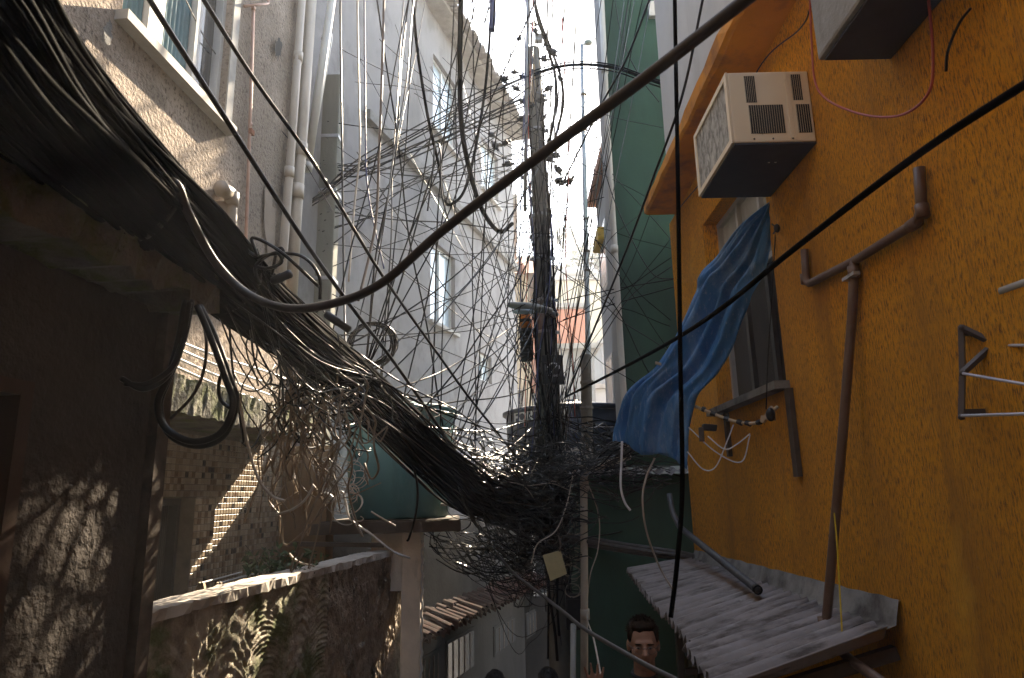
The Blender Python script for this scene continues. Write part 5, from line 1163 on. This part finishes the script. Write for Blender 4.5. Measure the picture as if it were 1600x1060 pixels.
# a few bright curled ends
for k, (ps, lb) in enumerate([([(372, 612, 3.4), (384, 680, 3.4), (402, 745, 3.4), (425, 775, 3.4), (445, 783, 3.4)], 'long tan wire arcing out before the mosaic wall'), ([(430, 805, 3.6), (455, 797, 3.6), (475, 783, 3.6), (490, 760, 3.6)], 'short tan wire poking left below the straggling wires'),
                              ([(506, 770, 5.2), (515, 773, 5.2), (524, 780, 5.2), (530, 770, 5.2), (536, 770, 5.2), (540, 785, 5.2), (548, 812, 5.2), (580, 835, 5.2), (614, 862, 5.2), (640, 872, 5.3)], 'pale wriggling wire end left of the teal tank bottom'), ([(452, 865, 4.6), (458, 872, 4.6), (470, 880, 4.6), (492, 885, 4.6)], 'thin tan wire curling over the garden wall plants'),
                              ([(640, 700, 5.9), (652, 760, 5.9), (650, 800, 5.9), (640, 838, 5.9), (636, 846, 5.9)], 'black cable dangling before the teal tank with taped end'), ([(580, 800, 5.8), (600, 812, 5.8), (618, 822, 5.8)], 'short pale wire lying across the tank base')]):
    cable('curled_wire', lb, ps, (.007, .007, .008, .006, .010, .008)[k], ('pale_wire', 'pale_wire', 'white_wire', 'pale_wire', 'black_cable', 'pale_wire')[k], 'wire', n=40)

# ================================================================== PLANTS, BACKGROUND, PEOPLE, HAZE
def leaf_quad(m, c, d, w, L_, n_):
    d = nrm(d); s = nrm(np.cross(d, n_)); c = arr(c); k = nrm(np.cross(s, d))
    m.add([c, c + d * L_ * .45 + s * w + k * L_ * .05, c + d * L_, c + d * L_ * .45 - s * w + k * L_ * .05], [(0, 1, 2), (0, 2, 3)])
pw = thing('wall_plant', onz(430, 890, 1.75), 'leafy potted plant with a few yellow leaves behind the garden wall', 'plant')
mg, my, mstem = MB(), MB(), MB()
for k in range(34):
    b = at(U(385, 500), 892, U(5.0, 6.0)) + arr((0, 0, -.06)); tip = b + arr((rng.normal(0, .10), rng.normal(0, .08), U(.06, .24))); c = spline([b, (b + tip) / 2 + rng.normal(0, .02, 3), tip], 8); mstem.tube(c, .003, 4)
    for q in range(9):
        i = int(U(2, 8)); leaf_quad(my if (U() < .10 and k > 24) else mg, c[i], rng.normal(0, 1, 3) * (1, 1, .5), U(.012, .022), U(.04, .085), rng.normal(0, 1, 3))
mg.build('foliage', 'leaf', pw); my.build('yellow_leaves', 'leaf_yellow', pw); mstem.build('stems', 'bark', pw)['kind'] = 'stuff'

# houses beyond, each a thing with walls, roof and windows
def house(name, label, x0, x1, y0, y1, z0, z1, wall, wins=(), roof=None, ledge=True, group=None, cat='house', rot=0.0):
    t = thing(name, ((x0 + x1) / 2, (y0 + y1) / 2, z0), label, cat, group)
    w = [(x0 + (x1 - x0) * a, x0 + (x1 - x0) * b, z0 + (z1 - z0) * c, z0 + (z1 - z0) * d) for (a, b, c, d) in wins]
    panel(MB(), arr((0, y0, 0)), arr((1.0, 0, 0)), arr((0, -1.0, 0)), x0, x1, z0, z1, .2, w).build('wall', wall, t)
    MB().box((x0, y0 + .203, z0), (x1, y1, z1)).build('rear_block', wall, t)
    for (a, b, c, d) in w:
        g = MB()
        e = min(.06, (b - a) * .12)
        for q in ((a, a + e, c, d), (b - e, b, c, d), (a + e, b - e, c, c + e), (a + e, b - e, d - e, d)): g.box((q[0], y0 + .08, q[2]), (q[1], y0 + .14, q[3]))
        f = g.build('window', 'aluminium', t); MB().box((a + e, y0 + .10, c + e), (b - e, y0 + .12, d - e)).build('pane', 'dark_glass', f)
    if roof is None: MB().box((x0 - .15, y0 - .25, z1 + .003), (x1 + .15, y1 + .1, z1 + .16)).build('roof_slab', 'concrete', t)
    else:
        zr = z1 + roof
        ym = (y0 + y1) / 2; m = MB(); o_ = .35
        m.add([(x0 - o_, y0 - o_, z1 - .08), (x1 + o_, y0 - o_, z1 - .08), (x1 + o_, ym, zr), (x0 - o_, ym, zr), (x0 - o_, y1 + o_, z1 - .08), (x1 + o_, y1 + o_, z1 - .08)], [(0, 1, 2, 3), (3, 2, 5, 4), (0, 3, 4), (1, 5, 2)])
        r = m.build('roof', 'terracotta', t)
        n_ = int((x1 - x0 + 2 * o_) / .34)
        for i in range(n_): x = x0 - o_ + .17 + i * .34; MB().tube([(x, y0 - o_ - .02, z1 - .05), (x, ym, zr + .03)], .075, 6).build('tile_row', 'terracotta', r, smooth=True)
    return t
def X_(u, y): return float(at(u, 500, y)[0])
def Z_(v, y, u=850): return float(at(u, v, y)[2])
# pale tall house behind the green one
ph = thing('pale_house', (2.8, 10.8, -3), 'pale house side seen as a narrow strip left of the green house', 'house')
MB().box((1.53, 9.32, -3), (4.2, 11.2, 7.4)).build('wall', 'far_white', ph)
MB().box((1.40, 9.3, 7.403), (4.3, 11.4, 7.55)).build('roof_slab', 'far_brick', ph)
for zz in (3.4, 5.6):
    w = MB().box((1.515, 10.2, zz), (1.528, 10.9, zz + 1.1)).build('window', 'aluminium', ph); MB().box((1.510, 10.26, zz + .06), (1.514, 10.84, zz + 1.04)).build('pane', 'pale_glass', w)
bq = MB().bevel_box((float(at(931, 380, 10.6)[0]), 10.3, Z_(384, 10.6, 940)), (.22, 0, 0), (0, .7, 0), (0, 0, .22), .03).build('yellow_canopy', 'yellow_awning', ph)
acb = thing('accordion_grille', at(925, 262, 10.5), 'pale zigzag accordion grille hanging in the sky gap', 'grille')
zt2, zb2 = Z_(198, 10.5, 925), Z_(262, 10.5, 925); xa, xb = X_(914, 10.5), X_(942, 10.5)
for i in range(7): x = xa + (xb - xa) * i / 6; MB().tube([(x, 10.5, zb2), (x, 10.5, zt2)], .006, 4).build('bar', 'aluminium', acb)
for zc in (zt2, zb2):
    for sgn in (1, -1): MB().tube([(xa + (xb - xa) * i / 12, 10.5, zc + sgn * (.07 if i % 2 else -.07)) for i in range(13)], .006, 4).build('lattice', 'aluminium', acb)
MB().tube([(xa, 10.5, zt2 + .1), (1.62, 10.5, zt2 + .1)], .012, 5).build('rail', 'galvanised', acb)
# pink house with yellow boards at the end of the grey one
p_ = house('pink_house', 'pink house with yellow board and grey box behind the grey house end', X_(742, 16), X_(803, 16), 16, 20, -3, Z_(318, 16), 'pink_wall', [(.1, .5, .62, .72)])
y_ = 15.7
bx2 = thing('balcony_box', at(780, 350, y_), 'grey box with yellow top band high on the pink house', 'box')
MB().box((X_(760, y_), y_, Z_(345, y_)), (X_(793, y_), 15.99, Z_(318, y_))).build('case', 'far_grey', bx2); MB().box((X_(757, y_), y_ - .05, Z_(317, y_)), (X_(796, y_), 15.99, Z_(309, y_))).build('band', 'yellow_awning', bx2)
MB().box((X_(763, y_), y_ - .02, Z_(331, y_)), (X_(790, y_), y_ - .003, Z_(322, y_))).build('slot', 'dark_frame', bx2)
house('gable_house', 'cream house with red tiled roof left of the pole', X_(752, 18), X_(828, 18), 18, 22, -3, Z_(428, 18), 'cream', [(.15, .4, .55, .72), (.6, .85, .55, .72), (.2, .45, .15, .35)], 1.1)
house('salmon_house', 'salmon orange house behind the pole and splice closure', X_(800, 23), X_(916, 23), 23, 27, -3, Z_(484, 23), 'salmon', [(.08, .3, .55, .75), (.7, .9, .5, .78)])
house('sun_block_house', 'added dark low house blocking the sun behind the pole foot', .12, 2.4, 15.4, 18, -3, 3.6, 'shade_plaster', [(.1, .3, .5, .7)])  # added to keep sun off the lower grey wall; its shade is painted
house('grey_band_house', 'low grey house in front of the salmon one', X_(866, 20.5), X_(925, 20.5), 20.5, 22.8, -3, Z_(548, 20.5), 'far_grey', [(.2, .45, .5, .8), (.6, .85, .5, .8)])
ch_ = house('terraced_house', 'cream house with rounded terraces up the slope right of the pole', X_(872, 32), X_(948, 32), 32, 38, -2, Z_(440, 32), 'cream', [(.12, .3, .7, .85), (.42, .6, .7, .85)])
for v in (408, 424): MB().lathe((X_(905, 34), 34, Z_(v + 10, 32)), [(1.15, 0), (1.2, .1), (1.2, .28), (1.1, .3)], 24).build('terrace', 'far_white', ch_, smooth=True)
spec = [(922, 962, 25, 610, 720, 'far_white', 'white house low behind the wires right of the timber post'), (938, 985, 28, 540, 640, 'far_grey', 'grey house with small windows beside the green house edge'), (924, 956, 33, 500, 580, 'pink_wall', 'faded pink house halfway up the hazy slope'),
        (948, 990, 36, 475, 560, 'far_white', 'white house halfway up the hazy slope'), (932, 962, 42, 455, 520, 'cream', 'small cream house higher on the hazy slope'), (955, 992, 46, 430, 500, 'far_grey', 'topmost grey house on the hazy slope'),
        (842, 872, 40, 420, 470, 'far_white', 'white house just left of the terraced one'), (800, 838, 44, 405, 470, 'far_grey', 'grey house high behind the gable roof'), (880, 925, 22.0, 640, 740, 'far_brick', 'brick red house low behind the blue tank')]
for (u0, u1, y, v0, v1, mt, lb) in spec:
    house('hillside_house', lb, X_(u0, y), X_(u1, y), y, y + 4, min(Z_(v1, y), hz(0, y)) - 1.5, Z_(v0, y), mt, [(.12, .32, .62, .8), (.42, .6, .62, .8), (.7, .88, .62, .8), (.15, .4, .3, .48), (.6, .85, .3, .48)], group='houses on the hazy slope')
wt = MB().lathe(at(952, 470, 40), [(.5, 0), (.65, .1), (.7, .9), (.72, .95), (.3, 1.1)], 18).build('roof_tank', 'lamp_grey', smooth=True); tag(wt, 'small round roof tank on the hazy slope', 'tank')
# trees on the slope
def tree(label, u, v, y, R_, H_, mt='leaf_dark', n_=900, seed=1):
    base = at(u, v, y); r = np.random.default_rng(seed); gz_ = min(float(base[2]), hz(base[0], y)) - .3
    t = thing('hill_tree', (base[0], y, gz_), label, 'tree', 'trees on the hazy slope')
    top = base + arr((0, 0, H_ * .6)); MB().tube(spline([(base[0], y, gz_), base + arr((.1, 0, 0)), top], 8), np.linspace(.22, .05, 8), 7).build('trunk', 'bark', t, smooth=True)
    m = MB(); cl = [base + arr((r.normal(0, R_ * .42), r.normal(0, R_ * .42), r.uniform(.05, 1) * H_)) for _ in range(22)]
    for c in cl[:8]: MB().tube([base + arr((0, 0, H_ * .2)), c], [.07, .02], 5).build('limb', 'bark', t)
    for k in range(n_):
        c = cl[int(r.integers(22))] + r.normal(0, R_ * .17, 3); leaf_quad(m, c, r.normal(0, 1, 3), .10, .30, r.normal(0, 1, 3))
    m.build('crown', mt, t); return t
tree('round dark tree beside the terraced house on the slope', 940, 470, 39, 1.5, 3.2, seed=2)
tree('tall dark tree near the skyline beside the green house', 958, 440, 48, 1.8, 3.6, seed=3)
tree('loose dark tree lower on the slope behind the mast', 930, 520, 34, 1.1, 2.4, seed=4)
tree('broad tree on the skyline right of the pole', 900, 405, 54, 2.2, 3.0, seed=5)
twt = thing('bare_tree', at(950, 430, 20), 'bare twiggy tree beside the white downpipe', 'tree')
def twig(m, p, d, L_, r, lev):
    q = p + d * L_; m.tube(spline([p, (p + q) / 2 + rng.normal(0, L_ * .06, 3), q], 5), np.linspace(r, r * .6, 5), 5)
    if lev: 
        for _ in range(3): twig(m, p + d * L_ * U(.5, 1), nrm(d + rng.normal(0, .45, 3)), L_ * .68, r * .6, lev - 1)
m = MB(); b0_ = at(953, 470, 20); twig(m, b0_, nrm((-.1, 0, 1)), .75, .03, 4); m.tube([(b0_[0], 20, -2.9), b0_], .04, 6); m.build('trunk', 'bark', twt)

# ------------------------------------------------------------------ people
def capsule(m, a, b, r0, r1, k=6, sides=12):
    a, b = arr(a), arr(b); m.ell(a, r0, 12, 8); m.ell(b, r1, 12, 8); t = np.linspace(0, 1, k)
    m.tube(a + (b - a) * t[:, None], r0 + (r1 - r0) * t, sides)
def person(label, head_top, feet_z, turn, pose, hair, shirt, cat='person', glasses=False, group=None):
    H = float(head_top[2]) - feet_z; k = H / 1.76
    t = thing('person', (head_top[0], head_top[1], feet_z), label, cat, group)
    ca, sa = math.cos(turn), math.sin(turn)
    def W(p, free=False):
        x, y, z_ = (arr(p) * k); return arr((head_top[0] + x * ca - y * sa, head_top[1] + x * sa + y * ca, feet_z + z_))
    RM = arr(((ca, -sa, 0), (sa, ca, 0), (0, 0, 1)))
    def E(m, c, r, seg=14, rings=10): m.ell(W(c), arr(r) * k, seg, rings, RM)
    b = MB()
    # head: faces -y
    E(b, (0, .012, 1.665), (.076, .094, .094), 20, 14); E(b, (0, -.028, 1.595), (.056, .060, .074), 18, 12); E(b, (0, -.052, 1.552), (.032, .030, .026))
    E(b, (0, -.070, 1.660), (.050, .022, .020)); E(b, (0, -.060, 1.625), (.058, .026, .024))
    for q in range(5): E(b, (0, -.084 - .0065 * q, 1.650 - .010 * q), (.0105 + .0016 * q, .012, .010), 10, 8)
    for s in (-1, 1):
        E(b, (s * .012, -.100, 1.606), (.010, .010, .008), 10, 8); E(b, (s * .078, .012, 1.635), (.011, .022, .032), 10, 8); E(b, (s * .044, -.052, 1.612), (.024, .024, .026), 10, 8)
    E(b, (0, -.084, 1.578), (.025, .012, .006), 12, 8); E(b, (0, -.083, 1.568), (.022, .012, .007), 12, 8)
    capsule(b, W((0, .02, 1.44)), W((0, .008, 1.57)), .060 * k, .056 * k)
    E(b, (0, .015, 1.30), (.165, .098, .165), 18, 12); E(b, (0, .01, 1.08), (.145, .092, .17), 18, 12); E(b, (0, .015, .94), (.158, .10, .12), 18, 12)
    for s in (-1, 1):
        E(b, (s * .145, .015, 1.405), (.07, .062, .06))
        hip, kn, an = (s * .085, .01, .90), (s * .095, -.01, .49), (s * .10, .03, .09)
        capsule(b, W(hip), W(kn), .082 * k, .055 * k); capsule(b, W(kn), W(an), .055 * k, .037 * k); E(b, (s * .105, -.04, .045), (.042, .115, .04))
    arms = {}
    for s in (-1, 1):
        sho = arr((s * .185, .015, 1.40))
        if pose == 'wave' and s == -1: el, wr, up2 = arr((-.28, -.06, 1.17)), arr((-.262, -.19, 1.425)), True
        else: el, wr, up2 = arr((s * .235, .03, 1.11)), arr((s * .25, -.06, .87)), False
        capsule(b, W(sho), W(el), .050 * k, .040 * k); capsule(b, W(el), W(wr), .040 * k, .027 * k); arms[s] = (sho, el)
        fd = nrm((0.0, -.05, 1)) if up2 else nrm((0, -.2, -1)); pc = wr + fd * .052; side = arr((1.0, 0, 0)) if up2 else arr((0, 1.0, 0)) * -1
        b.ell(W(pc), arr((.040, .014, .050) if up2 else (.014, .038, .050)) * k, 12, 8, RM)
        for q, (o_, L_, sp2) in enumerate(((-.032, .060, -.30), (-.011, .076, -.10), (.011, .072, .08), (.031, .056, .26))):
            r0 = pc + fd * .040 + side * o_; d1 = nrm(fd + side * sp2 * (1 if up2 else .3)); md_ = r0 + d1 * L_ * .55; tp2 = md_ + nrm(d1 + (arr((0, -.28, 0)) if up2 else arr((-s * .5, 0, 0)))) * L_ * .5
            capsule(b, W(r0), W(md_), .0088 * k, .0080 * k, 4, 8); capsule(b, W(md_), W(tp2), .0080 * k, .0068 * k, 4, 8)
        th0 = pc + side * (.036 if up2 else .03) - fd * .02; th1 = th0 + nrm(fd * .6 + side * .9) * .035; th2 = th1 + nrm(fd * 1.0 + side * .5) * .032
        capsule(b, W(th0), W(th1), .0115 * k, .0098 * k, 4, 8); capsule(b, W(th1), W(th2), .0098 * k, .0080 * k, 4, 8)
    def rem(o, vox, it=3, f=.5):
        r = o.modifiers.new('remesh', 'REMESH'); r.mode = 'VOXEL'; r.voxel_size = vox; r.use_smooth_shade = True
        s_ = o.modifiers.new('smooth', 'SMOOTH'); s_.factor = f; s_.iterations = it
    rem(b.build('body', 'skin', t, smooth=True), .0062, 2, .4)
    sh_ = MB()
    sh_.ell(W((0, .015, 1.30)), arr((.182, .115, .175)) * k, 18, 12, RM); sh_.ell(W((0, .012, 1.06)), arr((.168, .112, .20)) * k, 18, 12, RM); sh_.ell(W((0, .018, 1.425)), arr((.105, .078, .062)) * k, 16, 10, RM)
    for s in (-1, 1):
        sh_.ell(W((s * .15, .015, 1.395)), arr((.082, .076, .068)) * k, 14, 10, RM); so, el = arms[s]; capsule(sh_, W(so), W(so + (el - so) * .72), .064 * k, .058 * k)
    rem(sh_.build('shirt', shirt, t, smooth=True), .012, 5)
    MB().tube([W((.066 * math.cos(a), .016 + .062 * math.sin(a), 1.497 - .012 * math.cos(a + 1.57))) for a in np.linspace(0, 6.283, 22)], .009 * k, 6).build('collar', shirt, t, smooth=True)
    tr_ = MB(); tr_.ell(W((0, .015, .92)), arr((.172, .115, .12)) * k, 18, 12, RM)
    for s in (-1, 1): capsule(tr_, W((s * .085, .01, .88)), W((s * .095, -.01, .49)), .095 * k, .072 * k); capsule(tr_, W((s * .095, -.01, .49)), W((s * .10, .03, .10)), .072 * k, .062 * k)
    rem(tr_.build('trousers', 'trousers', t, smooth=True), .016, 4)
    for s in (-1, 1): MB().ell(W((s * .105, -.04, .045)), arr((.050, .130, .048)) * k, 14, 10, RM).build('shoe', 'shoe', t, smooth=True)
    hr = MB(); hr.ell(W((0, .030, 1.690)), arr((.081, .090, .085)) * k, 22, 14, RM); hr.ell(W((0, -.028, 1.735)), arr((.060, .048, .026)) * k, 18, 10, RM); hr.ell(W((0, .045, 1.635)), arr((.079, .066, .085)) * k, 20, 12, RM)
    for s in (-1, 1): hr.ell(W((s * .066, -.012, 1.690)), arr((.018, .030, .040)) * k, 12, 8, RM)
    for q in range(60):
        a, e = rng.uniform(0, 6.28), rng.uniform(.2, 1.2); hr.ell(W((.076 * math.cos(a) * math.cos(e), .022 + .088 * math.sin(a) * math.cos(e), 1.695 + .080 * math.sin(e))), arr((.010, .012, .007)) * k, 6, 5)
    ho = hr.build('hair', hair, t, smooth=True); rem(ho, .007, 2)
    hs = MB()
    for q in range(420):
        a, e = rng.uniform(0, 6.28), rng.uniform(.05, 1.5); n3 = arr((math.cos(a) * math.cos(e), math.sin(a) * math.cos(e), math.sin(e)))
        if n3[1] < -.55 and n3[2] < .62: continue
        p3 = arr((.080, .090, .086)) * n3 + arr((0, .030, 1.690)); d3 = nrm(n3 + arr((rng.normal(0, .5), -.5 + rng.normal(0, .4), rng.normal(0, .3))))
        hs.tube([W(p3), W(p3 + d3 * .010), W(p3 + d3 * .018 + n3 * -.002)], [.0022 * k, .0016 * k, .0004 * k], 4)
    hs.build('hair_strands', hair, ho)['kind'] = 'stuff'
    for s in (-1, 1):
        e = MB().ell(W((s * .031, -.0815, 1.640)), arr((.0115, .007, .0052)) * k, 12, 8, RM).build('eye', 'eye_white', t, smooth=True); MB().ell(W((s * .031 - .002, -.0885, 1.640)), arr((.0048, .003, .0046)) * k, 10, 6, RM).build('iris', 'iris', e, smooth=True)
        MB().ell(W((s * .032, -.0905, 1.6585)), arr((.019, .006, .0042)) * k, 12, 6, RM).build('eyebrow', hair, t, smooth=True)
    MB().ell(W((0, -.093, 1.5745)), arr((.022, .006, .0055)) * k, 12, 8, RM).build('lips', 'lip', t, smooth=True)
    if glasses:
        g = MB()
        for s in (-1, 1):
            g.tube([W((s * .033 + .024 * math.cos(a), -.1035 + .004 * math.cos(a) ** 2, 1.634 + .0185 * math.sin(a))) for a in np.linspace(0, 6.283, 25)], .0011 * k, 5)
            g.tube([W((s * .056, -.101, 1.640)), W((s * .080, -.03, 1.645)), W((s * .082, .015, 1.645))], .0016 * k, 5)
        g.tube([W((-.010, -.105, 1.640)), W((0, -.109, 1.643)), W((.010, -.105, 1.640))], .0016 * k, 5); g.build('glasses', 'dark_frame', t, smooth=True)
    return t
hm = at(1003, 970, 3.9)
person('man in black t-shirt and round glasses raising one hand below the awning', hm, -.03, RAD(-6), 'wave', 'hair_brown', 'shirt_black', glasses=True)
h2 = at(856, 1046, 6.3); person('dark-haired person whose head top shows before the lower pole', h2, gz(6.3) + .03, RAD(170), 'stand', 'hair_black', 'shirt_black')
h3 = at(772, 1050, 6.6); person('dark-haired person whose head top shows before the tiled canopy', h3, gz(6.6) + .03, RAD(200), 'stand', 'hair_black', 'trousers')

# ------------------------------------------------------------------ haze over the whole place
hzo = MB().box((-115, -75, -5), (115, 135, 27)).build('haze', 'ground', pivot=(0, 0, -5))
hm_ = bpy.data.materials.new('haze'); hm_.use_nodes = True; nt = hm_.node_tree; nt.nodes.remove(nt.nodes['Principled BSDF'])
pv_ = nt.nodes.new('ShaderNodeVolumePrincipled'); pv_.inputs['Color'].default_value = (.93, .95, 1.0, 1); pv_.inputs['Density'].default_value = HAZE; pv_.inputs['Anisotropy'].default_value = .35
nt.links.new(pv_.outputs[0], nt.nodes['Material Output'].inputs['Volume']); hzo.data.materials.clear(); hzo.data.materials.append(hm_)
tag(hzo, 'thin pale sunlit haze filling the alley', 'haze', None, 'stuff')
